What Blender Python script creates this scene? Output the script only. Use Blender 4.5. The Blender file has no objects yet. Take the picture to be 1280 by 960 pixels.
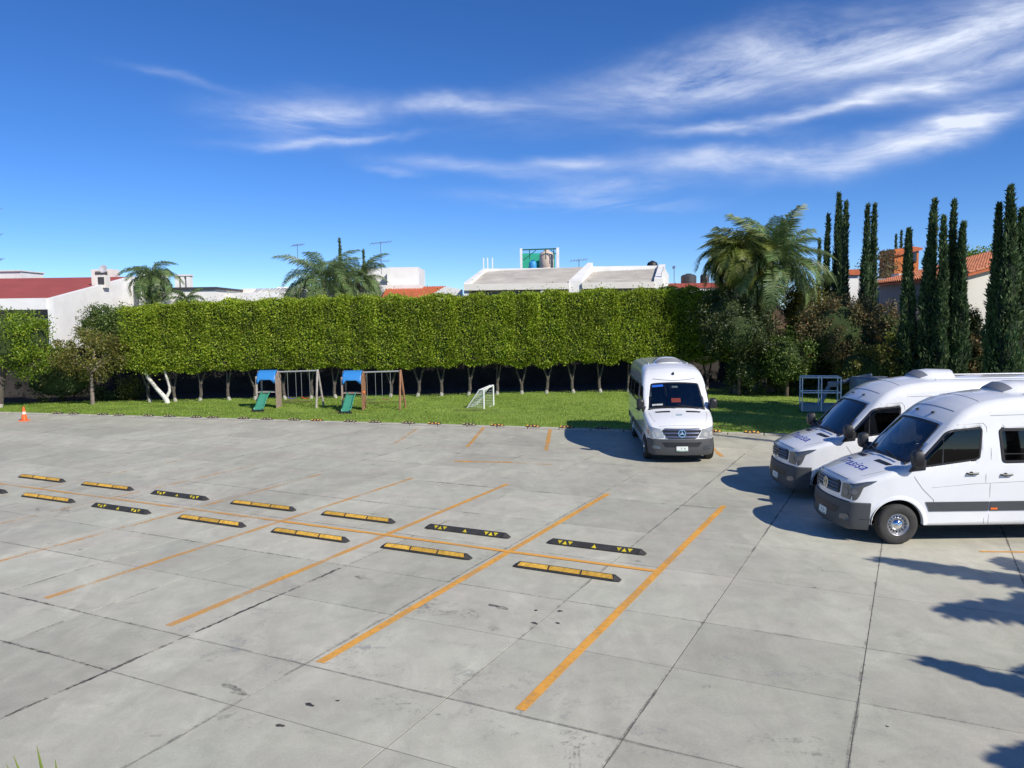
import bpy, math, random
import numpy as np
from mathutils import Vector, Matrix

# ------------------------------------------------------------------ camera, sky, sun
scene = bpy.context.scene
COL = scene.collection
FPX, CAM_H = 998.0, 4.1
ROLL, PITCH = math.radians(0.8063), math.radians(4.689)
_c, _s, _cp, _sp = math.cos(ROLL), math.sin(ROLL), math.cos(PITCH), math.sin(PITCH)
R_ = Vector((_c, -_s * _sp, -_s * _cp)); U_ = Vector((_s, _c * _sp, _c * _cp)); F_ = Vector((0, _cp, -_sp))
cam_data = bpy.data.cameras.new('camera')
cam_data.sensor_width = 36.0
cam_data.lens = FPX / 1280 * 36.0
cam_data.clip_start = 0.1
cam_data.clip_end = 5000
cam = bpy.data.objects.new('camera', cam_data)
COL.objects.link(cam)
m = Matrix.Identity(4)
for i in range(3):
    m[i][0] = R_[i]; m[i][1] = U_[i]; m[i][2] = -F_[i]
m[2][3] = CAM_H
cam.matrix_world = m
scene.camera = cam

SUN_EL = math.radians(37.0)
SHADOW = Vector((-0.69, 0.724, 0)).normalized()       # ground direction in which shadows fall
sun_dir = Vector((-SHADOW.x * math.cos(SUN_EL), -SHADOW.y * math.cos(SUN_EL), math.sin(SUN_EL)))
sd = bpy.data.lights.new('sun', 'SUN')
sd.energy = 5.0; sd.angle = math.radians(0.5); sd.color = (1.0, 0.94, 0.84)
sun = bpy.data.objects.new('sun', sd); COL.objects.link(sun)
sun.rotation_euler = sun_dir.to_track_quat('Z', 'Y').to_euler()
scene.view_settings.view_transform = 'Standard'
scene.view_settings.look = 'None'
scene.view_settings.exposure = 0.03
scene.view_settings.gamma = 1.0
scene.cycles.transparent_max_bounces = 32

def ray(px, py):
    x = (px - 640) / FPX; y = -(py - 480) / FPX
    return x * R_ + y * U_ + F_
def at(px, py, Y):
    """survey point: the spot of the place seen in direction (px, py) at distance Y"""
    r = ray(px, py); return Vector((0, 0, CAM_H)) + r * (Y / r.y)
def gnd(px, py, z=0.0):
    r = ray(px, py); return Vector((0, 0, CAM_H)) + r * ((z - CAM_H) / r.z)

world = bpy.data.worlds.new('World'); scene.world = world; world.use_nodes = True
def build_sky():
    nt = world.node_tree; N = nt.nodes; L = nt.links
    for n in list(N): N.remove(n)
    out = N.new('ShaderNodeOutputWorld'); bg = N.new('ShaderNodeBackground')
    bg.inputs['Strength'].default_value = 0.14
    L.new(bg.outputs[0], out.inputs[0])
    sky = N.new('ShaderNodeTexSky'); sky.sky_type = 'NISHITA'; sky.sun_disc = False
    sky.sun_elevation = SUN_EL
    sky.sun_rotation = math.atan2(sun_dir.x, sun_dir.y)
    sky.altitude = 1800; sky.air_density = 0.8; sky.dust_density = 0.0; sky.ozone_density = 6.0
    hs = N.new('ShaderNodeHueSaturation'); hs.inputs['Saturation'].default_value = 1.17
    hs.inputs['Hue'].default_value = 0.508
    L.new(sky.outputs[0], hs.inputs['Color'])
    tc = N.new('ShaderNodeTexCoord')
    sep = N.new('ShaderNodeSeparateXYZ'); L.new(tc.outputs['Generated'], sep.inputs[0])
    def M(op, a, b=None, c=None, clamp=False):
        n = N.new('ShaderNodeMath'); n.operation = op; n.use_clamp = clamp
        for i, v in enumerate((a, b, c)):
            if v is None: continue
            if isinstance(v, (int, float)): n.inputs[i].default_value = v
            else: L.new(v, n.inputs[i])
        return n.outputs[0]
    az = M('ARCTAN2', sep.outputs[0], sep.outputs[1])
    el = M('ARCSINE', sep.outputs[2])
    comb = N.new('ShaderNodeCombineXYZ'); L.new(az, comb.inputs[0]); L.new(el, comb.inputs[1])
    def noise(scale, detail, rough, dist, mul, off=(0, 0, 0), rot=0.0):
        mp = N.new('ShaderNodeMapping'); mp.inputs['Scale'].default_value = mul
        mp.inputs['Location'].default_value = off; mp.inputs['Rotation'].default_value = (0, 0, rot)
        L.new(comb.outputs[0], mp.inputs[0])
        n = N.new('ShaderNodeTexNoise'); n.inputs['Scale'].default_value = scale
        n.inputs['Detail'].default_value = detail; n.inputs['Roughness'].default_value = rough
        n.inputs['Distortion'].default_value = dist
        L.new(mp.outputs[0], n.inputs[0]); return n.outputs['Fac']
    # wisps are dragged out of shape by a slow warp
    wa = noise(4.0, 4, 0.6, 0.4, (1, 2, 1)); wb = noise(4.0, 4, 0.6, 0.4, (1, 2, 1), (7, 3, 0))
    azw = M('ADD', az, M('MULTIPLY', M('SUBTRACT', wa, 0.5), 0.12))
    elw = M('ADD', el, M('MULTIPLY', M('SUBTRACT', wb, 0.5), 0.055))
    fib = noise(4.0, 10, 0.62, 0.5, (1.2, 5.0, 1), (2, 1, 0), math.radians(-7))
    fine = noise(15.0, 11, 0.7, 0.9, (1.0, 4.6, 1), (4, 9, 0), math.radians(-14))
    streaks = [  # centre, half length, half width (photo pixels), tilt up to the right, strength
        (1040, 68, 300, 34, 6, .85), (1200, 50, 130, 30, 6, .8), (890, 82, 160, 30, 12, .7), (1090, 122, 190, 8, 7, 1.0),
        (1215, 158, 95, 16, 14, 1.1), (1205, 146, 45, 17, 8, .9), (1120, 180, 130, 15, 8, .95), (930, 198, 150, 15, 2, .8), (1250, 85, 120, 18, 8, .7), (870, 168, 110, 8, -2, .45),
        (575, 132, 85, 12, -4, .8), (380, 143, 90, 20, 4, .95), (405, 174, 105, 7, 5, .8), (225, 101, 60, 6, -8, .2),
        (610, 215, 130, 10, -6, .5), (760, 235, 90, 10, 0, .5), (720, 252, 125, 9, -2, .75), (715, 207, 55, 8, 0, .6), (490, 215, 40, 5, -10, .3)]
    tot = None
    for (px, py, hl, hw, tilt, st) in streaks:
        d = ray(px, py).normalized(); a0 = math.atan2(d.x, d.y); e0 = math.asin(d.z)
        k = 1.0 / FPX; t = math.radians(tilt)
        da = M('SUBTRACT', azw, a0); de = M('SUBTRACT', elw, e0)
        u = M('ADD', M('MULTIPLY', da, math.cos(t) / (hl * k)), M('MULTIPLY', de, math.sin(t) / (hl * k)))
        v = M('ADD', M('MULTIPLY', da, -math.sin(t) / (hw * k)), M('MULTIPLY', de, math.cos(t) / (hw * k)))
        r2 = M('ADD', M('MULTIPLY', u, u), M('MULTIPLY', v, v))
        g = M('MULTIPLY', M('EXPONENT', M('MULTIPLY', r2, -1.5)), st * 1.45)
        tot = g if tot is None else M('ADD', tot, g)
    # thin cirrus goes on outside the frame too
    big = noise(1.6, 3, 0.5, 0.3, (1, 3.0, 1), (5, 2, 0), math.radians(-6))
    outm = M('MULTIPLY', M('SUBTRACT', big, 0.55, clamp=True), 2.2, clamp=True)
    front = M('SMOOTH_MAX', M('SUBTRACT', M('ABSOLUTE', az), 0.62), 0.0, 0.1)
    high = M('SUBTRACT', el, 0.46, clamp=True)
    away = M('MULTIPLY', M('ADD', front, high, clamp=True), 3.0, clamp=True)
    tot = M('ADD', tot, M('MULTIPLY', outm, away))
    fibm = M('MULTIPLY', M('SUBTRACT', fib, 0.30, clamp=True), 2.8, clamp=True)
    fibm = M('MULTIPLY', fibm, M('ADD', M('MULTIPLY', fine, 1.05), 0.34))
    cov = M('MULTIPLY', M('MULTIPLY', tot, fibm), 0.82, clamp=True)
    mx = N.new('ShaderNodeMix'); mx.data_type = 'RGBA'
    L.new(cov, mx.inputs['Factor']); L.new(hs.outputs[0], mx.inputs[6]); mx.inputs[7].default_value = (5.6, 6.1, 7.3, 1)
    L.new(mx.outputs[2], bg.inputs['Color'])
build_sky()

# ------------------------------------------------------------------ helpers
rng = np.random.default_rng(7)
random.seed(7)
MATS = {}
def newmat(name):
    mt = bpy.data.materials.new(name); mt.use_nodes = True
    nt = mt.node_tree; b = nt.nodes['Principled BSDF']; MATS[name] = mt
    return mt, nt, b
def mat(name, col, rough=0.5, metal=0.0, coat=0.0, noise=0.0, nscale=8.0, bump=0.0, bscale=None, emit=None, spec=None, vary=0.0):
    """plain painted / moulded surface with procedural mottling and relief"""
    if name in MATS: return MATS[name]
    mt, nt, b = newmat(name); N, L = nt.nodes, nt.links
    b.inputs['Base Color'].default_value = (*col, 1)
    b.inputs['Roughness'].default_value = rough; b.inputs['Metallic'].default_value = metal
    b.inputs['Coat Weight'].default_value = coat
    if coat: b.inputs['Coat Roughness'].default_value = 0.06
    if spec is not None: b.inputs['Specular IOR Level'].default_value = spec
    if noise or bump:
        tc = N.new('ShaderNodeTexCoord'); tn = N.new('ShaderNodeTexNoise')
        tn.inputs['Scale'].default_value = nscale; tn.inputs['Detail'].default_value = 6; tn.inputs['Roughness'].default_value = .62
        L.new(tc.outputs['Object'], tn.inputs[0])
        if noise:
            mr = N.new('ShaderNodeMapRange'); mr.inputs[1].default_value = .3; mr.inputs[2].default_value = .7
            mr.inputs[3].default_value = 1 - noise; mr.inputs[4].default_value = 1 + noise
            L.new(tn.outputs[0], mr.inputs[0])
            vm = N.new('ShaderNodeVectorMath'); vm.operation = 'SCALE'; vm.inputs[0].default_value = col
            L.new(mr.outputs[0], vm.inputs['Scale']); L.new(vm.outputs[0], b.inputs['Base Color'])
            if vary:   # each piece a little more or less faded and scuffed
                oi = N.new('ShaderNodeObjectInfo'); m2 = N.new('ShaderNodeMapRange'); m2.inputs[3].default_value = 1 - vary; m2.inputs[4].default_value = 1.05
                L.new(oi.outputs['Random'], m2.inputs[0]); v2 = N.new('ShaderNodeVectorMath'); v2.operation = 'SCALE'
                L.new(vm.outputs[0], v2.inputs[0]); L.new(m2.outputs[0], v2.inputs['Scale'])
                sc = N.new('ShaderNodeTexNoise'); sc.inputs['Scale'].default_value = 22; sc.inputs['Detail'].default_value = 8; sc.inputs['Roughness'].default_value = .8
                ge = N.new('ShaderNodeNewGeometry'); L.new(ge.outputs['Position'], sc.inputs[0])
                m3 = N.new('ShaderNodeMapRange'); m3.inputs[1].default_value = .56; m3.inputs[2].default_value = .66; L.new(sc.outputs[0], m3.inputs[0])
                mx = N.new('ShaderNodeMix'); mx.data_type = 'RGBA'; L.new(m3.outputs[0], mx.inputs['Factor']); L.new(v2.outputs[0], mx.inputs[6]); mx.inputs[7].default_value = (.16, .12, .07, 1)
                L.new(mx.outputs[2], b.inputs['Base Color'])
        if bump:
            t2 = N.new('ShaderNodeTexNoise'); t2.inputs['Scale'].default_value = bscale or nscale * 4; t2.inputs['Detail'].default_value = 4
            L.new(tc.outputs['Object'], t2.inputs[0])
            bp = N.new('ShaderNodeBump'); bp.inputs['Strength'].default_value = bump; bp.inputs['Distance'].default_value = .02
            L.new(t2.outputs[0], bp.inputs['Height']); L.new(bp.outputs[0], b.inputs['Normal'])
    return mt
def leafmat(name, c1, c2, c3=None, transl=0.35, rough=0.5):
    """leaves: every leaf takes its own tone between c1 and c2 (now and then c3)"""
    if name in MATS: return MATS[name]
    mt, nt, b = newmat(name); N, L = nt.nodes, nt.links
    ge = N.new('ShaderNodeNewGeometry'); cr = N.new('ShaderNodeValToRGB')
    cr.color_ramp.elements[0].color = (*c1, 1); cr.color_ramp.elements[1].color = (*c2, 1); cr.color_ramp.elements[1].position = .8
    if c3: e = cr.color_ramp.elements.new(.93); e.color = (*c3, 1)
    L.new(ge.outputs['Random Per Island'], cr.inputs[0])
    tn = N.new('ShaderNodeTexNoise'); tn.inputs['Scale'].default_value = .9; tn.inputs['Detail'].default_value = 3
    L.new(ge.outputs['Position'], tn.inputs[0])
    mr = N.new('ShaderNodeMapRange'); mr.inputs[1].default_value = .3; mr.inputs[2].default_value = .7; mr.inputs[3].default_value = .72; mr.inputs[4].default_value = 1.25
    L.new(tn.outputs[0], mr.inputs[0])
    vm = N.new('ShaderNodeVectorMath'); vm.operation = 'SCALE'
    L.new(cr.outputs[0], vm.inputs[0]); L.new(mr.outputs[0], vm.inputs['Scale'])
    L.new(vm.outputs[0], b.inputs['Base Color']); b.inputs['Roughness'].default_value = rough
    tr = N.new('ShaderNodeBsdfTranslucent'); L.new(vm.outputs[0], tr.inputs[0])
    mx = N.new('ShaderNodeMixShader'); mx.inputs[0].default_value = transl
    L.new(b.outputs[0], mx.inputs[1]); L.new(tr.outputs[0], mx.inputs[2])
    L.new(mx.outputs[0], N['Material Output'].inputs[0])
    return mt
def glassmat(name, tint, gloss_rough=0.02, f0=.05, p=4.0):
    if name in MATS: return MATS[name]
    mt, nt, b = newmat(name); N, L = nt.nodes, nt.links
    N.remove(b)
    tr = N.new('ShaderNodeBsdfTransparent'); tr.inputs[0].default_value = (*tint, 1)
    gl = N.new('ShaderNodeBsdfGlossy'); gl.inputs['Roughness'].default_value = gloss_rough
    lw = N.new('ShaderNodeLayerWeight'); pw = N.new('ShaderNodeMath'); pw.operation = 'POWER'; L.new(lw.outputs['Facing'], pw.inputs[0]); pw.inputs[1].default_value = p
    fr = N.new('ShaderNodeMath'); fr.operation = 'MULTIPLY_ADD'; L.new(pw.outputs[0], fr.inputs[0]); fr.inputs[1].default_value = 1 - f0; fr.inputs[2].default_value = f0
    mx = N.new('ShaderNodeMixShader'); L.new(fr.outputs[0], mx.inputs[0]); L.new(tr.outputs[0], mx.inputs[1]); L.new(gl.outputs[0], mx.inputs[2])
    L.new(mx.outputs[0], N['Material Output'].inputs[0])
    return mt

class MB:
    def __init__(s): s.v = []; s.f = []
    def add(s, vs, fs):
        o = len(s.v); s.v.extend([tuple(p) for p in vs]); s.f.extend([tuple(i + o for i in f) for f in fs]); return s
    def box(s, c, d, rz=0.0, M=None):
        vs = []
        for z in (-.5, .5):
            for x, y in ((-.5, -.5), (.5, -.5), (.5, .5), (-.5, .5)):
                p = Vector((x * d[0], y * d[1], z * d[2]))
                if M is not None: p = M @ p
                else: p = Matrix.Rotation(rz, 3, 'Z') @ p
                vs.append(p + Vector(c))
        return s.add(vs, [(3, 2, 1, 0), (4, 5, 6, 7), (0, 1, 5, 4), (1, 2, 6, 5), (2, 3, 7, 6), (3, 0, 4, 7)])
    def bbox(s, c, d, b=0.01, rz=0.0):
        """box with chamfered vertical and top edges"""
        hx, hy, hz = d[0] / 2, d[1] / 2, d[2] / 2; rings = []
        Rm = Matrix.Rotation(rz, 3, 'Z')
        for z, i in ((-hz, 0), (hz - b, 0), (hz, b)):
            x, y = hx - i, hy - i; q = b
            rings.append([(-x, -y + q), (-x + q, -y), (x - q, -y), (x, -y + q), (x, y - q), (x - q, y), (-x + q, y), (-x, y - q)])
            rings[-1] = [Rm @ Vector((p[0], p[1], z)) + Vector(c) for p in rings[-1]]
        vs = sum(rings, []); fs = []
        for k in (0, 8):
            for i in range(8): fs.append((k + i, k + (i + 1) % 8, k + 8 + (i + 1) % 8, k + 8 + i))
        fs.append(tuple(reversed(range(8)))); fs.append(tuple(range(16, 24)))
        return s.add(vs, fs)
    def tube(s, pts, rad, n=8, caps=True):
        pts = [Vector(p) for p in pts]
        if not hasattr(rad, '__len__'): rad = [rad] * len(pts)
        vs = []; fs = []; up = None
        for i, p in enumerate(pts):
            d = (pts[min(i + 1, len(pts) - 1)] - pts[max(i - 1, 0)]).normalized()
            if up is None: up = d.orthogonal().normalized()
            a = (up - d * up.dot(d)).normalized(); up = a; b = d.cross(a)
            for k in range(n):
                t = 2 * math.pi * k / n; vs.append(p + (a * math.cos(t) + b * math.sin(t)) * rad[i])
        for i in range(len(pts) - 1):
            for k in range(n):
                fs.append((i * n + k, i * n + (k + 1) % n, (i + 1) * n + (k + 1) % n, (i + 1) * n + k))
        if caps: fs.append(tuple(reversed(range(n)))); fs.append(tuple(range((len(pts) - 1) * n, len(pts) * n)))
        return s.add(vs, fs)
    def lathe(s, prof, n=24, M=None, c=(0, 0, 0)):
        """prof = [(radius, height)], turned about z, then M"""
        vs = []; fs = []
        for r, h in prof:
            for k in range(n):
                t = 2 * math.pi * k / n; p = Vector((r * math.cos(t), r * math.sin(t), h))
                if M is not None: p = M @ p
                vs.append(p + Vector(c))
        for i in range(len(prof) - 1):
            for k in range(n): fs.append((i * n + k, i * n + (k + 1) % n, (i + 1) * n + (k + 1) % n, (i + 1) * n + k))
        return s.add(vs, fs)
    def prism(s, pts, off):
        """flat polygon pts given depth by vector off"""
        n = len(pts); a = [Vector(p) for p in pts]; b = [p + Vector(off) for p in a]
        return s.add(a + b, [tuple(reversed(range(n))), tuple(range(n, 2 * n))] + [(i, (i + 1) % n, n + (i + 1) % n, n + i) for i in range(n)])
def link(o, parent=None):
    COL.objects.link(o)
    if parent is not None: o.parent = parent
    return o
def obj(name, mb, mt, parent=None, smooth=False, label=None):
    me = bpy.data.meshes.new(name)
    if isinstance(mb, MB): me.from_pydata(mb.v, [], mb.f)
    else: me = mb
    if not me.materials: me.materials.append(mt)
    if smooth:
        me.polygons.foreach_set('use_smooth', [True] * len(me.polygons))
        try: me.set_sharp_from_angle(angle=math.radians(40))
        except Exception: pass
    o = bpy.data.objects.new(name, me); link(o, parent)
    if label: o['label'] = label
    return o
def fixn(o):
    import bmesh
    bm = bmesh.new(); bm.from_mesh(o.data); bmesh.ops.recalc_face_normals(bm, faces=bm.faces); bm.to_mesh(o.data); bm.free(); return o
def tag(o, label, cat, group=None):
    o['label'] = label; o['category'] = cat
    if group: o['group'] = group
    return o
def thing(name, label, cat, loc=(0, 0, 0), rz=0.0, group=None):
    o = bpy.data.objects.new(name, None); link(o); o.location = loc; o.rotation_euler = (0, 0, rz)
    return tag(o, label, cat, group)
def copy_tree(o, parent=None):
    c = o.copy(); COL.objects.link(c); c.parent = parent
    for ch in list(o.children): copy_tree(ch, c)
    return c
def struct(o): o['kind'] = 'structure'; return o
def stuff(o): o['kind'] = 'stuff'; return o
def qmesh(name, Q):
    """Q: (N,4,3) array of quads -> mesh"""
    Q = np.asarray(Q, dtype=np.float32); n = len(Q)
    me = bpy.data.meshes.new(name)
    me.vertices.add(n * 4); me.vertices.foreach_set('co', Q.reshape(-1))
    me.loops.add(n * 4); me.loops.foreach_set('vertex_index', np.arange(n * 4, dtype=np.int32))
    me.polygons.add(n); me.polygons.foreach_set('loop_start', np.arange(0, n * 4, 4, dtype=np.int32))
    me.polygons.foreach_set('loop_total', np.full(n, 4, dtype=np.int32))
    me.update(calc_edges=True); return me
def unit(a): return a / (np.linalg.norm(a, axis=-1, keepdims=True) + 1e-9)
def leaves(P, length, width, lean=None, spread=1.0, r=rng):
    """diamond leaves at points P; lean = preferred direction(s)"""
    n = len(P); d = r.normal(size=(n, 3)) * spread
    if lean is not None: d = d + lean
    d = unit(d); s = unit(np.cross(d, r.normal(size=(n, 3)))); nn = np.cross(d, s)
    l = (length * r.uniform(.65, 1.3, n))[:, None]; w = (width * r.uniform(.7, 1.3, n))[:, None]
    mid = P + d * l * .45 + nn * l * .06
    return np.stack([P, mid - s * w * .5, P + d * l, mid + s * w * .5], axis=1)
# ------------------------------------------------------------------ materials of the ground
def nodes_of(mt): return mt.node_tree.nodes, mt.node_tree.links
def concrete_material():
    mt, nt, b = newmat('concrete_slab'); N, L = nt.nodes, nt.links
    ge = N.new('ShaderNodeNewGeometry'); oi = N.new('ShaderNodeObjectInfo')
    def noise(scale, detail=5, rough=.6, dist=0.0, stretch=None, rot=0.0):
        mp = N.new('ShaderNodeMapping'); L.new(ge.outputs['Position'], mp.inputs[0])
        if stretch: mp.inputs['Scale'].default_value = stretch
        mp.inputs['Rotation'].default_value = (0, 0, rot)
        n = N.new('ShaderNodeTexNoise'); n.inputs['Scale'].default_value = scale; n.inputs['Detail'].default_value = detail
        n.inputs['Roughness'].default_value = rough; n.inputs['Distortion'].default_value = dist
        L.new(mp.outputs[0], n.inputs[0]); return n.outputs[0]
    def rng_(v, a, b_, c, d):
        m_ = N.new('ShaderNodeMapRange'); L.new(v, m_.inputs[0])
        for i, q in enumerate((a, b_, c, d)): m_.inputs[i + 1].default_value = q
        return m_.outputs[0]
    def mul(*vs):
        o = vs[0]
        for v in vs[1:]:
            k = N.new('ShaderNodeMath'); k.operation = 'MULTIPLY'; L.new(o, k.inputs[0]); L.new(v, k.inputs[1]); o = k.outputs[0]
        return o
    cloud = rng_(noise(.22, 4, .55, .5), .3, .7, .87, 1.11)
    trow = rng_(noise(1.1, 6, .65, 1.2, (1, .35, 1), .46), .3, .72, .88, 1.09)       # trowel and tyre sweeps
    blotch = rng_(noise(2.6, 7, .68, .6), .36, .7, .9, 1.07)
    grain = rng_(noise(38, 5, .7), .3, .7, .9, 1.09)
    rust = rng_(noise(.75, 8, .72, 1.5), .58, .74, 1.0, .76)
    pale = rng_(noise(.55, 8, .75, 2.2, (1, .5, 1), .46), .56, .75, 1.0, 1.22)
    slab = rng_(oi.outputs['Random'], 0, 1, .90, 1.07)
    val = mul(cloud, trow, blotch, grain, rust, pale, slab)
    cr = N.new('ShaderNodeValToRGB'); cr.color_ramp.elements[0].color = (.50, .470, .382, 1); cr.color_ramp.elements[1].color = (.50, .495, .393, 1)
    L.new(rng_(noise(.5, 4, .6), .35, .65, 0, 1), cr.inputs[0])
    vm = N.new('ShaderNodeVectorMath'); vm.operation = 'SCALE'; L.new(cr.outputs[0], vm.inputs[0]); L.new(val, vm.inputs['Scale'])
    L.new(vm.outputs[0], b.inputs['Base Color'])
    L.new(rng_(noise(1.5, 5), .3, .7, .62, .85), b.inputs['Roughness'])
    bp = N.new('ShaderNodeBump'); bp.inputs['Strength'].default_value = .35; bp.inputs['Distance'].default_value = .006
    L.new(noise(55, 6, .7), bp.inputs['Height']); L.new(bp.outputs[0], b.inputs['Normal'])
    return mt
CONC = concrete_material()
def paint_material(name, col):
    """worn road paint: object colour alpha sets how much is left"""
    mt, nt, b = newmat(name); N, L = nt.nodes, nt.links
    ge = N.new('ShaderNodeNewGeometry'); oi = N.new('ShaderNodeObjectInfo')
    n = N.new('ShaderNodeTexNoise'); n.inputs['Scale'].default_value = 9; n.inputs['Detail'].default_value = 9; n.inputs['Roughness'].default_value = .75
    n.inputs['Distortion'].default_value = .8
    L.new(ge.outputs['Position'], n.inputs[0])
    n2 = N.new('ShaderNodeTexNoise'); n2.inputs['Scale'].default_value = 1.3; n2.inputs['Detail'].default_value = 4
    L.new(ge.outputs['Position'], n2.inputs[0])
    ad = N.new('ShaderNodeMath'); ad.operation = 'MULTIPLY_ADD'; L.new(n2.outputs[0], ad.inputs[0]); ad.inputs[1].default_value = .8; L.new(n.outputs[0], ad.inputs[2])
    th = N.new('ShaderNodeMath'); th.operation = 'SUBTRACT'; L.new(oi.outputs['Alpha'], th.inputs[0])
    sc = N.new('ShaderNodeMath'); sc.operation = 'MULTIPLY_ADD'; L.new(ad.outputs[0], sc.inputs[0]); sc.inputs[1].default_value = 1.3; sc.inputs[2].default_value = -.65
    L.new(sc.outputs[0], th.inputs[1])
    mr = N.new('ShaderNodeMapRange'); L.new(th.outputs[0], mr.inputs[0]); mr.inputs[1].default_value = -.22; mr.inputs[2].default_value = .42
    mr.inputs[3].default_value = 0; mr.inputs[4].default_value = 1
    b.inputs['Base Color'].default_value = (*col, 1); b.inputs['Roughness'].default_value = .7
    tr = N.new('ShaderNodeBsdfTransparent'); mx = N.new('ShaderNodeMixShader')
    L.new(mr.outputs[0], mx.inputs[0]); L.new(tr.outputs[0], mx.inputs[1]); L.new(b.outputs[0], mx.inputs[2])
    L.new(mx.outputs[0], N['Material Output'].inputs[0]); return mt
PAINT = paint_material('orange_road_paint', (.78, .38, .065))
TAR = paint_material('dark_stain', (.045, .043, .042))
SCUFF = paint_material('faint_stain', (.13, .125, .12))
DIRT = paint_material('joint_dirt', (.24, .23, .205))
CHALK = paint_material('pale_patch', (.52, .52, .49))
JOINT = mat('joint_filler', (.17, .16, .14), .9, noise=.3, nscale=3)

# ------------------------------------------------------------------ ground, lot, slabs
ANG = math.radians(63.12)
UT = Vector((math.cos(ANG), math.sin(ANG), 0)); US = Vector((math.sin(ANG), -math.cos(ANG), 0))
def st(s, t, z=0.0): return US * s + UT * t + Vector((0, 0, z))
def to_st(p): return p.dot(US), p.dot(UT)
def kerb_y(x): return 29.75 - .3115 * x
gb = MB(); gb.add([(-1500, -300, -.25), (1500, -300, -.25), (1500, 3000, -.25), (-1500, 3000, -.25)], [(0, 1, 2, 3)])
struct(obj('ground', gb, mat('dry_earth', (.16, .13, .09), .95, noise=.3, nscale=.3)))
lb = MB(); lb.add([(-60, -8, -.005), (40, -8, -.005), (40, kerb_y(40), -.005), (-60, kerb_y(-60), -.005)], [(0, 1, 2, 3)])
lot = struct(obj('parking_lot', lb, JOINT))
Bt = [-12, -10, -8, -6, -4, -2, 0, 2, 4.0, 6.0, 7.12, 8.9, 10.43, 12.47, 14.45, 16.9, 18.9, 20.9, 22.9, 24.9, 26.9, 28.9, 30.9, 32.9, 34.9, 36.9, 38.9]
cells = []
for j in range(len(Bt) - 1):
    for i in range(-34, 12):
        s0 = -.46 + 2 * i
        c = st(s0 + 1, (Bt[j] + Bt[j + 1]) / 2)
        corners = [st(s0 + a, Bt[j] + b_) for a in (0, 2) for b_ in (0, Bt[j + 1] - Bt[j])]
        if any(p.y > kerb_y(p.x) - .28 for p in corners) and all(p.y > kerb_y(p.x) - .35 for p in corners): continue
        if c.y < -3 or c.x < -50 or c.x > 34: continue
        vis = c.y > 4 and abs(c.x) < .70 * c.y + 2.5
        cells.append((0 if vis else 1, c.length, j, s0, corners))
cells.sort(key=lambda q: (q[0], q[1]))
slab_mesh = {}; rest = MB(); GAP = .0065
def clip_poly(poly):
    """keep what lies on the lot side of the kerb line"""
    def ok(p): return kerb_y(p.x) - .16 - p.y
    out = []
    for k in range(len(poly)):
        a, b_ = poly[k], poly[(k + 1) % len(poly)]; da, db = ok(a), ok(b_)
        if da >= 0: out.append(a)
        if (da >= 0) != (db >= 0): out.append(a.lerp(b_, da / (da - db)))
    return out
n_slab = 0
for (vis, dist, j, s0, corners) in cells:
    h = Bt[j + 1] - Bt[j]; cut = any(p.y > kerb_y(p.x) - .16 for p in corners)
    poly = [st(s0 + GAP, Bt[j] + GAP), st(s0 + 2 - GAP, Bt[j] + GAP), st(s0 + 2 - GAP, Bt[j + 1] - GAP), st(s0 + GAP, Bt[j + 1] - GAP)]
    if cut:
        poly = clip_poly(poly)
        if len(poly) < 3: continue
    if n_slab < 296 and not vis:
        if not cut:
            if j not in slab_mesh:
                mb = MB(); q = [US * a + UT * b_ for a, b_ in ((GAP - 1, GAP - h / 2), (1 - GAP, GAP - h / 2), (1 - GAP, h / 2 - GAP), (GAP - 1, h / 2 - GAP))]
                e = .0015; q2 = [p - p.normalized() * e for p in q]
                mb.add([p - Vector((0, 0, .026)) for p in q] + [p - Vector((0, 0, e)) for p in q] + q2,
                       [(0, 1, 5, 4), (1, 2, 6, 5), (2, 3, 7, 6), (3, 0, 4, 7), (4, 5, 9, 8), (5, 6, 10, 9), (6, 7, 11, 10), (7, 4, 8, 11), (8, 9, 10, 11)])
                me = bpy.data.meshes.new('concrete_slab'); me.from_pydata(mb.v, [], mb.f); me.materials.append(CONC); slab_mesh[j] = me
            o = bpy.data.objects.new('concrete_slab', slab_mesh[j]); link(o, lot); o.location = st(s0 + 1, (Bt[j] + Bt[j + 1]) / 2)
        else:
            mb = MB(); mb.prism([p - Vector((0, 0, .026)) for p in poly], (0, 0, .026)); obj('concrete_slab', mb, CONC, lot)
        n_slab += 1
    else:
        rest.prism([p - Vector((0, 0, .026)) for p in poly], (0, 0, .026))
stuff(obj('concrete_paving', rest, CONC, lot))

def strip(name, a, b_, w, mt, wear, z=.005, parent=lot, seg=1, wob=0.0):
    a = Vector(a); b_ = Vector(b_); a.z = b_.z = 0; d = (b_ - a); n = Vector((-d.y, d.x, 0)).normalized()
    mb = MB(); vs = []
    for k in range(seg + 1):
        p = a.lerp(b_, k / seg); o1 = w / 2 * (1 + random.uniform(-wob, wob)); o2 = w / 2 * (1 + random.uniform(-wob, wob))
        vs += [p - n * o1 + Vector((0, 0, z)), p + n * o2 + Vector((0, 0, z))]
    mb.add(vs, [(2 * k, 2 * k + 2, 2 * k + 3, 2 * k + 1) for k in range(seg)])
    o = obj(name, mb, mt, parent); o.color = (1, 1, 1, wear); return o
for s, t0, t1, w in ((-3.62, 7.22, 17.2, .86), (-6.32, 7.24, 17.35, .80), (-8.98, 7.28, 17.4, .72), (-11.6, 7.26, 17.1, .58), (-14.2, 7.6, 16.6, .5), (-16.9, 8.0, 17.2, .42), (-19.6, 8, 17, .35)):
    strip('parking_line', st(s, t0), st(s, t1), .125, PAINT, w, seg=40, wob=.06)
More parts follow.
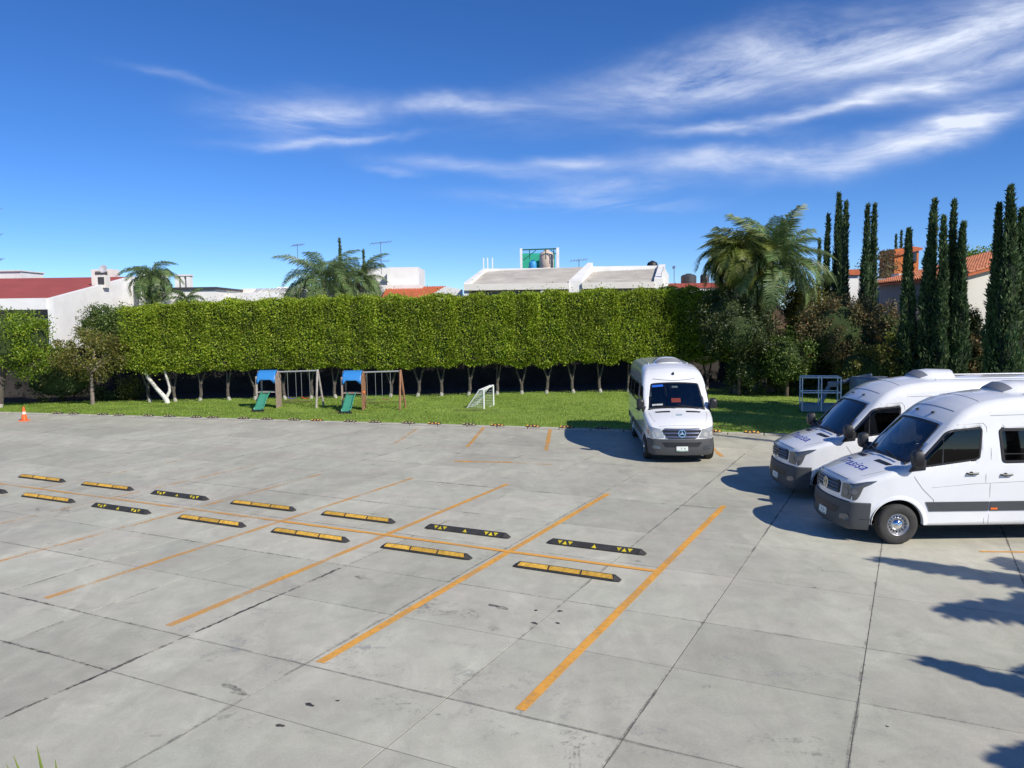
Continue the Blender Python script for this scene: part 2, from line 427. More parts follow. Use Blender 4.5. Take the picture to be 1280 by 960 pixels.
strip('parking_line', st(-28, 12.26), st(-11.5, 12.26), .11, PAINT, .62, z=.009, seg=40, wob=.06)
strip('parking_line', st(-11.5, 12.26), st(-3.68, 12.26), .11, PAINT, .92, z=.009, seg=20, wob=.06)
for (a, b_, w, wr) in (((494, 554), (524, 534), .13, .45), ((584, 559), (605, 534), .13, .6), ((682.6, 563), (688, 536), .14, .62),
                       ((568, 576.5), (640, 578), .2, .62), ((640, 578), (690, 581), .12, .42), ((886, 556), (903, 571), .14, .6), ((1224, 689.5), (1420, 692), .09, .85)):
    strip('parking_line', gnd(*a), gnd(*b_), w, PAINT, wr, seg=10, wob=.08)
# dirt gathered along the joints, stronger in some stretches than in others
rj = random.Random(9)
for i in range(-13, 7):
    s_ = -.46 + 2 * i
    for k in range(5):
        t0 = 4 + 5 * k; a, b_ = st(s_ + rj.uniform(-.004, .004), t0), st(s_ + rj.uniform(-.004, .004), t0 + 5)
        if max(a.y - kerb_y(a.x), b_.y - kerb_y(b_.x)) > -.3: continue
        strip('dirt_line', a, b_, rj.uniform(.03, .055), DIRT, rj.uniform(.22, .52), z=.0021, seg=24, wob=.5)
for t_ in Bt[8:24]:
    for k in range(9):
        s0_ = -32 + 5 * k; a, b_ = st(s0_, t_ + rj.uniform(-.004, .004)), st(s0_ + 5, t_ + rj.uniform(-.004, .004))
        if max(a.y - kerb_y(a.x), b_.y - kerb_y(b_.x)) > -.3: continue
        strip('dirt_line', a, b_, rj.uniform(.03, .05), DIRT, rj.uniform(.2, .5), z=.0023, seg=24, wob=.5)
# sealed cracks and stains
def blob(name, c, r, mt, wear, ax=1.0, rot=0.0, z=.003, n=22, irr=.35):
    c = Vector(c); ph = [random.uniform(0, 6.28) for _ in range(4)]; vs = [Vector((c.x, c.y, z))]
    for k in range(n):
        t = 2 * math.pi * k / n; rr = r * (1 + irr * (.5 * math.sin(2 * t + ph[0]) + .35 * math.sin(3 * t + ph[1]) + .3 * math.sin(5 * t + ph[2]) + .2 * math.sin(8 * t + ph[3])))
        rr = max(rr, r * .45); x, y = rr * math.cos(t) * ax, rr * math.sin(t); vs.append(Vector((c.x + x * math.cos(rot) - y * math.sin(rot), c.y + x * math.sin(rot) + y * math.cos(rot), z)))
    mb = MB(); mb.add(vs, [(0, 1 + k, 1 + (k + 1) % n) for k in range(n)])
    o = obj(name, mb, mt, lot); o.color = (1, 1, 1, wear); return o
def snap(px, py, s=None, t=None):
    a, b_ = to_st(gnd(px, py)); return st(s if s is not None else a, t if t is not None else b_)
strip('crack_sealant', snap(0, 893, -8.46), snap(237, 790, -8.46), .05, TAR, .5, z=.003, seg=60, wob=.7)
strip('crack_sealant', snap(240, 789, -8.46), snap(345, 745, -8.46), .045, TAR, .66, z=.003, seg=30, wob=.7)
strip('crack_sealant', snap(345, 745, -8.46), snap(425, 710, -8.46), .045, TAR, .5, z=.003, seg=30, wob=.8)
strip('crack_sealant', snap(0, 800, t=6.0), snap(137, 834, t=6.0), .045, TAR, .45, z=.003, seg=30, wob=.7)
strip('crack_sealant', snap(0, 741, t=7.12), snap(170, 780, t=7.12), .04, TAR, .4, z=.0032, seg=30, wob=.7)
strip('crack_sealant', snap(1071, 960, -.46), snap(1096, 700, -.46), .03, TAR, .26, z=.003, seg=60, wob=.8)
strip('crack_sealant', snap(756, 960, -2.46), snap(882, 775, -2.46), .03, TAR, .3, z=.003, seg=60, wob=.8)
strip('crack_sealant', snap(140, 660, t=10.43), snap(420, 707, t=10.43), .035, TAR, .34, z=.003, seg=60, wob=.8)
strip('crack_sealant', snap(520, 603, t=16.9), snap(900, 637, t=16.9), .045, TAR, .42, z=.003, seg=60, wob=.8)
for (px, py, r, ax, wr, mt) in ((289, 859, .05, 3.0, .5, TAR), (300, 866, .045, 3.2, .5, TAR), (296, 904, .22, 1.3, .25, SCUFF), (617, 757, .045, 1.8, .5, TAR), (628, 760, .06, 1.5, .4, TAR), (455, 722, .1, 1.6, .4, TAR),
        (700, 764, .03, 1.4, .9, TAR), (670, 763, .025, 1.2, .9, TAR), (668, 779, .03, 1.6, .9, TAR), (697, 779, .03, 1, .9, TAR), (387, 881, .03, 2, .8, TAR), (350, 907, .03, 1.6, .8, TAR), (422, 876, .02, 1, .8, TAR),
        (466, 640, .3, 2, .2, SCUFF), (620, 636, .28, 2.4, .22, SCUFF), (715, 925, .2, 1, .3, SCUFF), (520, 870, .5, 3, .12, SCUFF), (1109, 908, .015, 1, .9, TAR), (475, 715, .12, 1.2, .3, SCUFF), (1045, 712, .2, 1.5, .18, SCUFF),
        (420, 815, .9, 3.2, .18, CHALK), (540, 862, .8, 3.4, .2, CHALK), (760, 905, .8, 2.5, .16, CHALK), (300, 790, .7, 3.2, .18, CHALK), (905, 930, .7, 1.2, .12, CHALK), (930, 830, .6, 2.4, .1, CHALK)):
    blob('pale_patch' if mt is CHALK else 'oil_stain', gnd(px, py), r, mt, wr, ax, rot=-.46, z=.0024 + .0009 * random.random())
rq = random.Random(31)
for k in range(46):
    px, py = rq.uniform(20, 1240), rq.uniform(600, 950)
    if px > 880 and py < 700: continue
    dark = rq.random() < .7; blob('oil_stain' if dark else 'pale_patch', gnd(px, py), rq.uniform(.015, .05) if rq.random() < .6 else rq.uniform(.12, .4), SCUFF if dark else CHALK, rq.uniform(.1, .32), rq.uniform(1, 2.6), rq.uniform(-.8, 0), .0034 + .00002 * k, irr=.4)
for k in range(4):
    strip('tyre_mark', gnd(707 + 5.5 * k, 932), gnd(706 + 6.5 * k, 975), .028, SCUFF, .3, z=.0036, seg=12, wob=.4)
for (a, b_, wr) in (((880, 560), (600, 640), .12), ((700, 590), (1010, 640), .14), ((300, 560), (620, 600), .15), ((120, 540), (560, 575), .16), ((690, 610), (560, 740), .1), ((60, 560), (500, 620), .12)):
    strip('tyre_mark', gnd(*a), gnd(*b_), .2, SCUFF, wr, z=.0026, seg=40, wob=.25)

# kerb: a flush band of kerb stones between the slabs and the lawn
kb = struct(obj('kerb', MB().add([(-60, kerb_y(-60) - .14, -.012), (40, kerb_y(40) - .14, -.012), (40, kerb_y(40) + .12, -.012), (-60, kerb_y(-60) + .12, -.012)], [(0, 1, 2, 3)]), JOINT))
KD = Vector((1, -.3115, 0)).normalized(); KN = Vector((.3115, 1, 0)).normalized()
KST = mat('kerb_concrete', (.46, .43, .36), .85, noise=.15, nscale=2, bump=.3)
ksm = MB().bbox((0, 0, 0), (1.17, .21, .11), .012); kme = None
for k in range(-28, 22):
    p = Vector((0, 29.75, 0)) + KD * (k * 1.2)
    if kme is None: kso = obj('kerb_stone', ksm, KST, kb); kme = kso.data
    else: kso = bpy.data.objects.new('kerb_stone', kme); link(kso, kb)
    kso.location = (p.x, p.y, .0 + .012); kso.rotation_euler = (0, 0, math.atan2(KD.y, KD.x))

# ------------------------------------------------------------------ lawn
def lawn_material():
    mt, nt, b = newmat('lawn_ground'); N, L = nt.nodes, nt.links
    ge = N.new('ShaderNodeNewGeometry')
    n = N.new('ShaderNodeTexNoise'); n.inputs['Scale'].default_value = .7; n.inputs['Detail'].default_value = 9; n.inputs['Roughness'].default_value = .7
    L.new(ge.outputs['Position'], n.inputs[0])
    cr = N.new('ShaderNodeValToRGB'); cr.color_ramp.elements[0].position = .3; cr.color_ramp.elements[1].position = .7
    cr.color_ramp.elements[0].color = (.15, .25, .03, 1); cr.color_ramp.elements[1].color = (.27, .37, .05, 1)
    L.new(n.outputs[0], cr.inputs[0]); L.new(cr.outputs[0], b.inputs['Base Color']); b.inputs['Roughness'].default_value = .9
    return mt
def hedge_y(x): return 42.35 + .083 * x
mb = MB()
xs = np.linspace(-60, 40, 61); rows = []
for x in xs:
    y0 = kerb_y(x) + .10; y1 = 44.0 if x < 14 else 46
    for k in range(9):
        y = y0 + (y1 - y0) * k / 8; rows.append((x, y, .035 + .05 * min(1, k / 2) + .02 * math.sin(x * .7 + k)))
mb.add(rows, [(i * 9 + k, (i + 1) * 9 + k, (i + 1) * 9 + k + 1, i * 9 + k + 1) for i in range(60) for k in range(8)])
lawn = struct(obj('lawn', mb, lawn_material(), smooth=True))
n = 110000
X = rng.uniform(-27, 19, n); Y = kerb_y(X) + .12 + (hedge_y(X) + 1.0 - kerb_y(X)) * rng.random(n)
P = np.stack([X, Y, np.full(n, .07)], 1)
tuft = np.sin(X * 1.7 + Y) * np.cos(Y * 2.3 - X * .6)
Q = leaves(P, .075, .022, lean=np.array([0, 0, 1.6]), spread=.6)
g1 = obj('grass', qmesh('grass', Q), leafmat('grass_blades', (.15, .27, .03), (.30, .42, .06), (.42, .44, .13), .4))

dirt = paint_material('worn_soil', (.17, .125, .07))
def worn(px, py, r, ax):
    c = gnd(px, py); o = blob('worn_patch', (c.x, c.y), r, dirt, .55, ax, 0, .14, irr=.5); o.parent = lawn
for a in ((372, 505, .45, 2.2), (478, 506, .45, 2.2), (322, 516, .4, 1.5), (430, 518, .4, 1.5), (600, 516, .4, 2)): worn(*a)
stuff(g1); tag(g1, 'mown green grass of the lawn between kerb and hedge', 'grass')
# planting bed of bare dark soil and leaf litter behind the trunks
mb = MB(); mb.add([(-60, 42.0, .0), (60, 44.0, .0), (60, 60, .0), (-60, 60, .0)], [(0, 1, 2, 3)])
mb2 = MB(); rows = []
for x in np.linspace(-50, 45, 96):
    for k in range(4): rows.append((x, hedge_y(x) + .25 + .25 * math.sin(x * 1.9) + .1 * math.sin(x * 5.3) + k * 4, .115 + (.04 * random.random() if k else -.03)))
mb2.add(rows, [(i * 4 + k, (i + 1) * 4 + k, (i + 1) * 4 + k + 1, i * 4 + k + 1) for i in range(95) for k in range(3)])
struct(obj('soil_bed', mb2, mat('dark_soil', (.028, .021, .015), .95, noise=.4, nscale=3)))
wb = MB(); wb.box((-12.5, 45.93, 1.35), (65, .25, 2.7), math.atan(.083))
wl = thing('shade_backing_wall', 'added wall coloured near-black as the deep shade behind the hedge trunks', 'wall')
obj('wall_face', wb, mat('shade_dark_wall', (.035, .03, .026), .9, noise=.5, nscale=1.2, bump=.5), wl)  # near-black colour stands in for the deep shade behind the trunks
cb = MB(); cb.box((-12.5, 45.93, 2.75), (65.2, .34, .1), math.atan(.083)); obj('coping', cb, mat('shade_dark_coping', (.05, .045, .04), .9, noise=.4), wl)
# ------------------------------------------------------------------ vans
WHITE = mat('white_van_paint', (.80, .81, .82), .28, coat=1.0, noise=.03, nscale=1.2)
PLASTIC = mat('grey_bumper_plastic', (.06, .064, .068), .55, bump=.15, nscale=30, noise=.06)
BLACK = mat('black_plastic', (.018, .018, .02), .45, noise=.1)
RUBBER = mat('tyre_rubber', (.038, .036, .034), .8, noise=.25, nscale=14, bump=.3)
CHROME = mat('chrome_metal', (.75, .76, .78), .12, metal=1.0)
RIMM = mat('silver_rim', (.5, .5, .51), .35, metal=.85, noise=.1)
DARKIN = mat('cabin_trim', (.05, .052, .058), .8, noise=.1)
SEATM = mat('seat_fabric', (.07, .075, .09), .9, noise=.2, nscale=20)
GLASS = glassmat('tinted_side_glass', (.045, .05, .055))
WGLASS = glassmat('windscreen_glass', (.50, .56, .55), f0=.14, p=3.0)
LENS = mat('headlight_lens', (.42, .44, .45), .2, metal=.25, coat=1)
LENSD = mat('headlight_dark', (.10, .11, .12), .15, metal=.3, coat=1)
ORANGE = mat('orange_plastic', (.85, .16, .02), .4)
SEAM = mat('panel_gap', (.16, .165, .17), .8)
UNDER = mat('underbody_black', (.012, .012, .012), .9, noise=.2)

def interp(x, tab):
    return float(np.interp(x, [a for a, _ in tab], [b for _, b in tab]))
ZT_STAR = [(0, 1.00), (.04, 1.06), (.12, 1.12), (.35, 1.22), (.7, 1.325), (.98, 1.41), (1.06, 1.44), (1.25, 1.68), (1.5, 1.935), (1.7, 2.13), (1.85, 2.265), (2.05, 2.41), (2.3, 2.525), (2.6, 2.60), (3.0, 2.65), (3.4, 2.665), (6.5, 2.665), (6.8, 2.60), (6.93, 2.48), (6.96, 2.4)]
ZT_BAR = [(0, 1.10), (.04, 1.15), (.12, 1.19), (.35, 1.26), (.7, 1.36), (.98, 1.43), (1.06, 1.465)] + ZT_STAR[7:]
ZT = ZT_BAR
WT = [(0, .80), (.06, .845), (.15, .885), (.3, .925), (.7, .965), (1.5, .99), (2.2, .995), (6.6, .995), (6.85, .97), (6.96, .93)]
RT = [(0, .07), (.3, .10), (1.0, .09), (1.1, .10), (1.7, .13), (2.1, .20), (2.6, .26), (6.7, .26), (6.96, .2)]
CR = [(0, .05), (1.0, .06), (1.2, .05), (2.5, .06), (7, .05)]
KX = [(0, .20), (.6, .15), (1.7, .12), (2.7, 0), (7, 0)]
ZB = .34
def sm(x, tab):  # smooth version of the profile
    return sum(interp(x + d, tab) * w for d, w in ((-.06, .2), (-.03, .2), (0, .2), (.03, .2), (.06, .2))) if x > .1 else interp(x, tab)
def W_at(xp, z):
    w = sm(xp, WT)
    if z < 1.2: return w - .035 * ((1.2 - z) / .86) ** 2
    return w - .15 * ((z - 1.2) / 1.5) ** 1.6
def hw(xp, z):
    zt, r = sm(xp, ZT), sm(xp, RT); zs = zt - r - sm(xp, CR)
    if z <= zs: return W_at(xp, z)
    q = min(1, (z - zs) / r); return W_at(xp, zs) - r + r * math.sqrt(max(0, 1 - q * q))
def shift(xp, y, z):
    d = interp(xp, KX) * y * y
    if xp < .6: d += .10 * (z - .4) * (1 - xp / .6)
    return xp + d
def section(xp, nside=26, narc=7, ntop=12):
    zt, r, cr = sm(xp, ZT), sm(xp, RT), sm(xp, CR); zs = zt - r - cr; ws = W_at(xp, zs)
    pts = [(W_at(xp, ZB + (zs - ZB) * k / nside), ZB + (zs - ZB) * k / nside) for k in range(nside + 1)]
    for k in range(1, narc + 1):
        a = math.pi / 2 * k / narc; pts.append((ws - r + r * math.cos(a), zs + r * math.sin(a)))
    wt = ws - r
    for k in range(1, ntop + 1):
        y = wt * (1 - k / ntop); pts.append((y, zs + r + cr * (1 - (y / wt) ** 2)))
    return pts
def side_pt(x, z, sgn, off=0.0):
    xp = x
    for _ in range(6): xp = x - (shift(xp, hw(xp, z), z) - xp)
    y = hw(xp, z)
    e = .02; dydx = (hw(xp + e, z) - hw(xp - e, z)) / (2 * e); dydz = (hw(xp, z + e) - hw(xp, z - e)) / (2 * e)
    n = Vector((-dydx, 1, -dydz)).normalized()
    return Vector((x + n.x * off, sgn * (y + n.y * off), z + n.z * off))
def top_z(xp, y):
    zt, r, cr = sm(xp, ZT), sm(xp, RT), sm(xp, CR); zs = zt - r - cr; wt = W_at(xp, zs) - r
    y = abs(y)
    if y <= wt: return zt - cr * (y / wt) ** 2
    q = min(1, (y - wt) / r); return zs + r * math.sqrt(1 - q * q)
def top_pt(xp, y, off=0.0):
    e = .02
    f = lambda a, b_: Vector((shift(a, b_, top_z(a, b_)), b_, top_z(a, b_)))
    p = f(xp, y); n = (f(xp + e, y) - f(xp - e, y)).cross(f(xp, y + e) - f(xp, y - e)).normalized()
    if n.z < 0: n = -n
    return p + n * off
W0 = .80
def wrap_pt(s, z, off=0.0):
    """s runs from the middle of the nose (0) round the corner along the side"""
    def f(s, z):
        a = abs(s); sg = 1 if s >= 0 else -1
        if a < W0: y = a * hw(0, z) / W0; return Vector((shift(0, y, z), sg * y, z))
        xp = a - W0; y = hw(xp, z); return Vector((shift(xp, y, z), sg * y, z))
    e = .03; n = (f(s + e, z) - f(s - e, z)).cross(f(s, z + e) - f(s, z - e))
    n = n.normalized()
    p = f(s, z)
    if n.dot(p - Vector((1.5, 0, z))) < 0: n = -n
    return p + n * off
def rpoly(pts, r=.08, k=5):
    """polygon with rounded corners"""
    out = []; n = len(pts)
    for i in range(n):
        a, b_, c = [Vector((*pts[(i + d) % n], 0)) for d in (-1, 0, 1)]
        rr = min(r, (a - b_).length * .45, (c - b_).length * .45)
        p, q = b_ + (a - b_).normalized() * rr, b_ + (c - b_).normalized() * rr
        for t in range(k + 1):
            u = t / k; v = p * (1 - u) ** 2 + b_ * 2 * u * (1 - u) + q * u * u; out.append((v.x, v.y))
    res = []
    for i in range(len(out)):   # densify long edges so that the patch follows the curved skin
        a, b_ = Vector((*out[i], 0)), Vector((*out[(i + 1) % len(out)], 0)); m_ = max(1, int((b_ - a).length / .09))
        for t in range(m_): v = a.lerp(b_, t / m_); res.append((v.x, v.y))
    return res
def shrink(poly, d):
    n = len(poly); P = [Vector((*p, 0)) for p in poly]; area = sum(P[i].x * P[(i + 1) % n].y - P[(i + 1) % n].x * P[i].y for i in range(n)); sg = 1 if area > 0 else -1
    out = []
    for i in range(n):
        t = (P[(i + 1) % n] - P[i - 1]); nn = Vector((-t.y, t.x, 0)).normalized() * sg
        out.append(((P[i] + nn * d).x, (P[i] + nn * d).y))
    return out
def patch(poly, fn, off=.004, rings=6, mb=None, thick=0.0):
    mb = mb or MB(); n = len(poly); cx = sum(p[0] for p in poly) / n; cy = sum(p[1] for p in poly) / n; vs = []; fs = []
    if thick:
        for p in poly: vs.append(fn(p[0], p[1], off - thick))
    for k in range(rings):
        t = 1 - k / rings
        for p in poly: vs.append(fn(cx + (p[0] - cx) * t, cy + (p[1] - cy) * t, off))
    R = rings + (1 if thick else 0)
    vs.append(fn(cx, cy, off))
    for k in range(R - 1):
        for i in range(n): fs.append((k * n + i, k * n + (i + 1) % n, (k + 1) * n + (i + 1) % n, (k + 1) * n + i))
    for i in range(n): fs.append(((R - 1) * n + i, (R - 1) * n + (i + 1) % n, R * n))
    return mb.add(vs, fs)
def ring(poly, fn, w, off=.010, mb=None, out_=0.0):
    mb = mb or MB(); a = shrink(poly, -out_); b_ = shrink(poly, w); n = len(poly)
    vs = [fn(*p, -.01) for p in a] + [fn(*p, off) for p in shrink(a, .006)] + [fn(*p, off) for p in b_] + [fn(*p, -.02) for p in b_]
    return mb.add(vs, [(k * n + i, k * n + (i + 1) % n, (k + 1) * n + (i + 1) % n, (k + 1) * n + i) for k in range(3) for i in range(n)])
def inside(p, poly):
    x, y = p; c = False; n = len(poly); j = n - 1
    for i in range(n):
        xi, yi = poly[i]; xj, yj = poly[j]
        if (yi > y) != (yj > y) and x < (xj - xi) * (y - yi) / (yj - yi) + xi: c = not c
        j = i
    return c
AX = (.93, 5.19)   # axles
DOORWIN = rpoly([(1.20, 1.42), (1.74, 1.99), (1.84, 2.04), (2.36, 2.085), (2.39, 2.03), (2.34, 1.54), (2.27, 1.50), (1.36, 1.38)], .06)
SIDEWINS = [rpoly([(2.72, 1.44), (2.66, 2.06), (4.22, 2.04), (4.22, 1.46)], .09), rpoly([(4.32, 1.46), (4.32, 2.04), (5.44, 2.04), (5.44, 1.46)], .09), rpoly([(5.54, 1.46), (5.54, 2.04), (6.62, 2.02), (6.66, 1.46)], .09)]
SCREEN = rpoly([(1.05, -.82), (1.72, -.70), (1.72, .70), (1.05, .82)], .07)   # (x, y) on the top surface

def van_body():
    xs = sorted(set([0, .02, .045, .08, .12, .17, .23, .3] + [round(.36 + .05 * k, 3) for k in range(int(6.5 / .05))] + [6.86, 6.9, 6.93, 6.96]))
    xs = [x for x in xs if x <= 6.96]
    secs = [section(x) for x in xs]; ns = len(secs[0]); mb = MB()
    V = []
    for x, sc in zip(xs, secs):
        row = [(shift(x, y, z), y, z) for y, z in sc] + [(shift(x, y, z), -y, z) for y, z in reversed(sc[:-1])]
        V.append(row)
    nr = len(V[0]); vs = [p for row in V for p in row]; fs = []
    dw = shrink(DOORWIN, .02); sw = [shrink(w, .02) for w in SIDEWINS]; scn = shrink(SCREEN, .02)
    for i in range(len(xs) - 1):
        for k in range(nr - 1):
            q = [V[i][k], V[i + 1][k], V[i + 1][k + 1], V[i][k + 1]]
            cx, cy, cz = [sum(p[a] for p in q) / 4 for a in range(3)]
            if any((cx - a) ** 2 + (cz - .36) ** 2 < .465 ** 2 for a in AX) and abs(cy) > .5: continue
            if cz < 2.1 and (ns - 13 > k or k > nr - ns + 12) and (inside((cx, cz), dw) or any(inside((cx, cz), w) for w in sw)): continue
            xm = (xs[i] + xs[i + 1]) / 2
            if k >= 24 and k < nr - 24 and inside((xm, cy), scn): continue
            fs.append((i * nr + k, (i + 1) * nr + k, (i + 1) * nr + k + 1, i * nr + k + 1))
    mb.add(vs, fs)
    for xi, inv in ((0, False), (len(xs) - 1, True)):     # nose and tail faces
        sc = secs[xi]; x = xs[xi]; rows = []; M_ = 16
        for (y, z) in sc[:26 + 7 + 1]: rows.append([(shift(x, y * (1 - 2 * c / M_), z), y * (1 - 2 * c / M_), z) for c in range(M_ + 1)])
        yl, zl = sc[33]; cr = sm(x, CR)
        top = [(shift(x, yl * (1 - 2 * c / M_), zl), yl * (1 - 2 * c / M_), zl + cr * (1 - (1 - 2 * c / M_) ** 2)) for c in range(M_ + 1)]
        rows.append(top); flat = [p for r_ in rows for p in r_]; w_ = M_ + 1
        mb.add(flat, [(a * w_ + c, a * w_ + c + 1, (a + 1) * w_ + c + 1, (a + 1) * w_ + c) for a in range(len(rows) - 1) for c in range(M_)])
    return mb
def cyl_y(mb, c, r, w, n=20, r2=None):
    """short cylinder along y"""
    M_ = Matrix.Rotation(-math.pi / 2, 3, 'X')
    mb.lathe([(0, -w / 2), (r, -w / 2), (r2 or r, w / 2), (0, w / 2)], n, M_, c); return mb
def star_emblem(mb, c, r, fn):
    n = 28
    for a, b_ in ((1.0, .86),):
        vs = []; 
        for rr, off in ((a, .02), (a, .045), (b_, .045), (b_, .02)):
            for k in range(n): t = 2 * math.pi * k / n; vs.append(fn(c[0] + rr * r * math.cos(t), c[1] + rr * r * math.sin(t), off))
        mb.add(vs, [(q * n + k, q * n + (k + 1) % n, (q + 1) * n + (k + 1) % n, (q + 1) * n + k) for q in range(3) for k in range(n)])
def bar2(mb, fn, a, b_, w0, w1, off=.045, depth=.02):
    a = Vector((*a, 0)); b_ = Vector((*b_, 0)); d = (b_ - a).normalized(); n = Vector((-d.y, d.x, 0))
    q = [a - n * w0, a + n * w0, b_ + n * w1, b_ - n * w1]
    mb.add([fn(p.x, p.y, off - depth) for p in q] + [fn(p.x, p.y, off) for p in q], [(4, 5, 6, 7), (0, 1, 5, 4), (1, 2, 6, 5), (2, 3, 7, 6), (3, 0, 4, 7)]); return mb

def build_van(star):
    global ZT
    ZT = ZT_STAR if star else ZT_BAR
    BT = .69 if star else .745
    GZ = (.70, .985) if star else (.84, 1.075)
    HZ = 0 if star else .09
    root = thing('passenger_van', 'van', 'van')
    b = obj('body', van_body(), WHITE, root, smooth=True); fixn(b)
    sol = b.modifiers.new('skin_thickness', 'SOLIDIFY'); sol.thickness = .03; sol.offset = -1; sol.material_offset = 1; sol.material_offset_rim = 1
    b.data.materials.append(DARKIN)
    # glass, with black ceramic edges and rubber seals
    for sg in (1, -1):
        fn = lambda x, z, o, sg=sg: side_pt(x, z, sg, o)
        w = obj('door_window', patch(DOORWIN, fn, .002), GLASS, root, smooth=True)
        obj('window_seal', ring(DOORWIN, fn, .035, .008), BLACK, w)
        obj('window_divider', patch([(1.66, 1.44), (1.69, 1.44), (1.71, 1.90), (1.68, 1.88)], fn, .006, 1), BLACK, w)
        for poly in SIDEWINS:
            w = obj('side_window', patch(poly, fn, .006), GLASS, root, smooth=True)
            obj('window_seal', ring(poly, fn, .05, .013), BLACK, w, smooth=True)
            x0, x1 = min(p[0] for p in poly), max(p[0] for p in poly)
            obj('window_bar', patch([(x0 + .05, 1.60), (x1 - .05, 1.60), (x1 - .05, 1.615), (x0 + .05, 1.615)], fn, .012, 1), BLACK, w)
    fn = lambda x, y, o: top_pt(x, y, o)
    w = obj('windscreen', patch(SCREEN, fn, .003, 8), WGLASS, root, smooth=True)
    obj('screen_border', ring(SCREEN, fn, .04, .007), BLACK, w, smooth=True)
    for y0, y1 in ((.05, .62), (-.62, -.02)):
        obj('wiper', MB().tube([top_pt(1.03, y0, .03), top_pt(1.09, (y0 + y1) / 2, .035), top_pt(1.12, y1, .03)], .011, 6), BLACK, w)
    obj('rear_window', patch(rpoly([(-.75, 1.45), (.75, 1.45), (.7, 2.1), (-.7, 2.1)], .08), lambda y, z, o: Vector((shift(6.96, y, z) + .012 + o, y, z)), .0), BLACK, root)
    for sg in (1, -1):
        obj('tail_light', MB().bbox((6.95, sg * .86, 1.15), (.06, .14, .5), .02), mat('red_lens', (.5, .02, .02), .2, coat=1), root)
    # bumper
    prof = [(.235, -.06), (.25, .0), (.30, .022), (.44, .030), (.58, .032), (BT - .02, .026), (BT, -.004)]
    ss = [i * .055 for i in range(-27, 28)]; ss = [s for s in ss if abs(s) <= 1.11]; mb = MB(); vs = []
    for s in ss:
        for z, o in prof: vs.append(wrap_pt(s, max(z, .345), o) * 1.0 + Vector((0, 0, min(0, z - .345))))
    npf = len(prof); mb.add(vs, [(i * npf + k, (i + 1) * npf + k, (i + 1) * npf + k + 1, i * npf + k + 1) for i in range(len(ss) - 1) for k in range(npf - 1)])
    bp = obj('bumper', mb, PLASTIC, root, smooth=True)
    fw = lambda s, z, o: wrap_pt(s, z, o)
    obj('air_intake', patch(rpoly([(-.46, .47), (.46, .47), (.56, .60), (-.56, .60)], .03), fw, .038, 3), BLACK, bp)
    for sg in (1, -1):
        obj('fog_lamp', patch(rpoly([(sg * .60, .40), (sg * .82, .42), (sg * .80, .52), (sg * .60, .49)], .03), fw, .040, 2), LENSD, bp)
        obj('step_groove', patch([(sg * .95, .44), (sg * 1.12, .44), (sg * 1.12, .455), (sg * .95, .455)], fw, .034, 1), BLACK, bp)
    pl = obj('number_plate', patch(rpoly([(-.16, .36), (.16, .36), (.16, .49), (-.16, .49)], .015), fw, .050, 2, thick=.02), mat('plate_white', (.72, .76, .72), .5), root)
    obj('plate_band', patch([(-.15, .365), (.15, .365), (.15, .385), (-.15, .385)], fw, .052, 1), mat('plate_green', (.10, .32, .22), .5), pl)
    obj('plate_print', patch([(-.10, .41), (-.045, .41), (-.045, .46), (-.10, .46)], fw, .0525, 1, patch([(.0, .41), (.035, .41), (.035, .46), (.0, .46)], fw, .0525, 1)), mat('plate_grey', (.35, .42, .40), .6), pl)
    # grille
    gz0, gz1 = GZ
    gp = rpoly([(-.40, gz0), (.40, gz0), (.56, gz1 - .05), (.53, gz1), (-.53, gz1), (-.56, gz1 - .05)], .05) if star else rpoly([(-.47, .835), (.47, .835), (.50, 1.07), (-.50, 1.07)], .04)
    g = obj('grille', patch(gp, fw, .012, 5, thick=.02), BLACK, root)
    nb = 3 if star else 4
    for k in range(nb):
        z = gz0 + (.045 if star else .03) + k * (.2 if star else .185) / (nb - 1); hwid = (.42 + .11 * k / (nb - 1)) if star else .46
        ss = [hwid * (-1 + 2 * i / 14) for i in range(15)]; vs = []; hh = .028 if star else .013
        for s in ss: vs += [fw(s, z - hh, .015), fw(s, z - hh * .3, .038), fw(s, z + hh, .030), fw(s, z + hh, .012)]
        mb = MB().add(vs, [(i * 4 + a, (i + 1) * 4 + a, (i + 1) * 4 + a + 1, i * 4 + a + 1) for i in range(14) for a in range(3)])
        obj('grille_slat', mb, mat('slat_grey', (.16, .18, .25), .3, metal=.6) if star else mat('slat_silver', (.22, .23, .25), .3, metal=.7), g, smooth=True)
    e = MB(); c0 = (0, .845 if star else .945); r0 = .105 if star else .10
    star_emblem(e, c0, r0, fw)
    if star:
        for k in range(3):
            t = math.pi / 2 + 2 * math.pi * k / 3; bar2(e, fw, c0, (c0[0] + r0 * .95 * math.cos(t), c0[1] + r0 * .95 * math.sin(t)), .016, .003)
    else:
        for sg in (1, -1):
            bar2(e, fw, (sg * .038, 1.03), (sg * .004, .965), .008, .008)
            bar2(e, fw, (sg * .078, 1.0), (sg * .042, .87), .008, .008); bar2(e, fw, (sg * .042, .87), (0, .95), .008, .008)
    obj('emblem', e, CHROME, g)
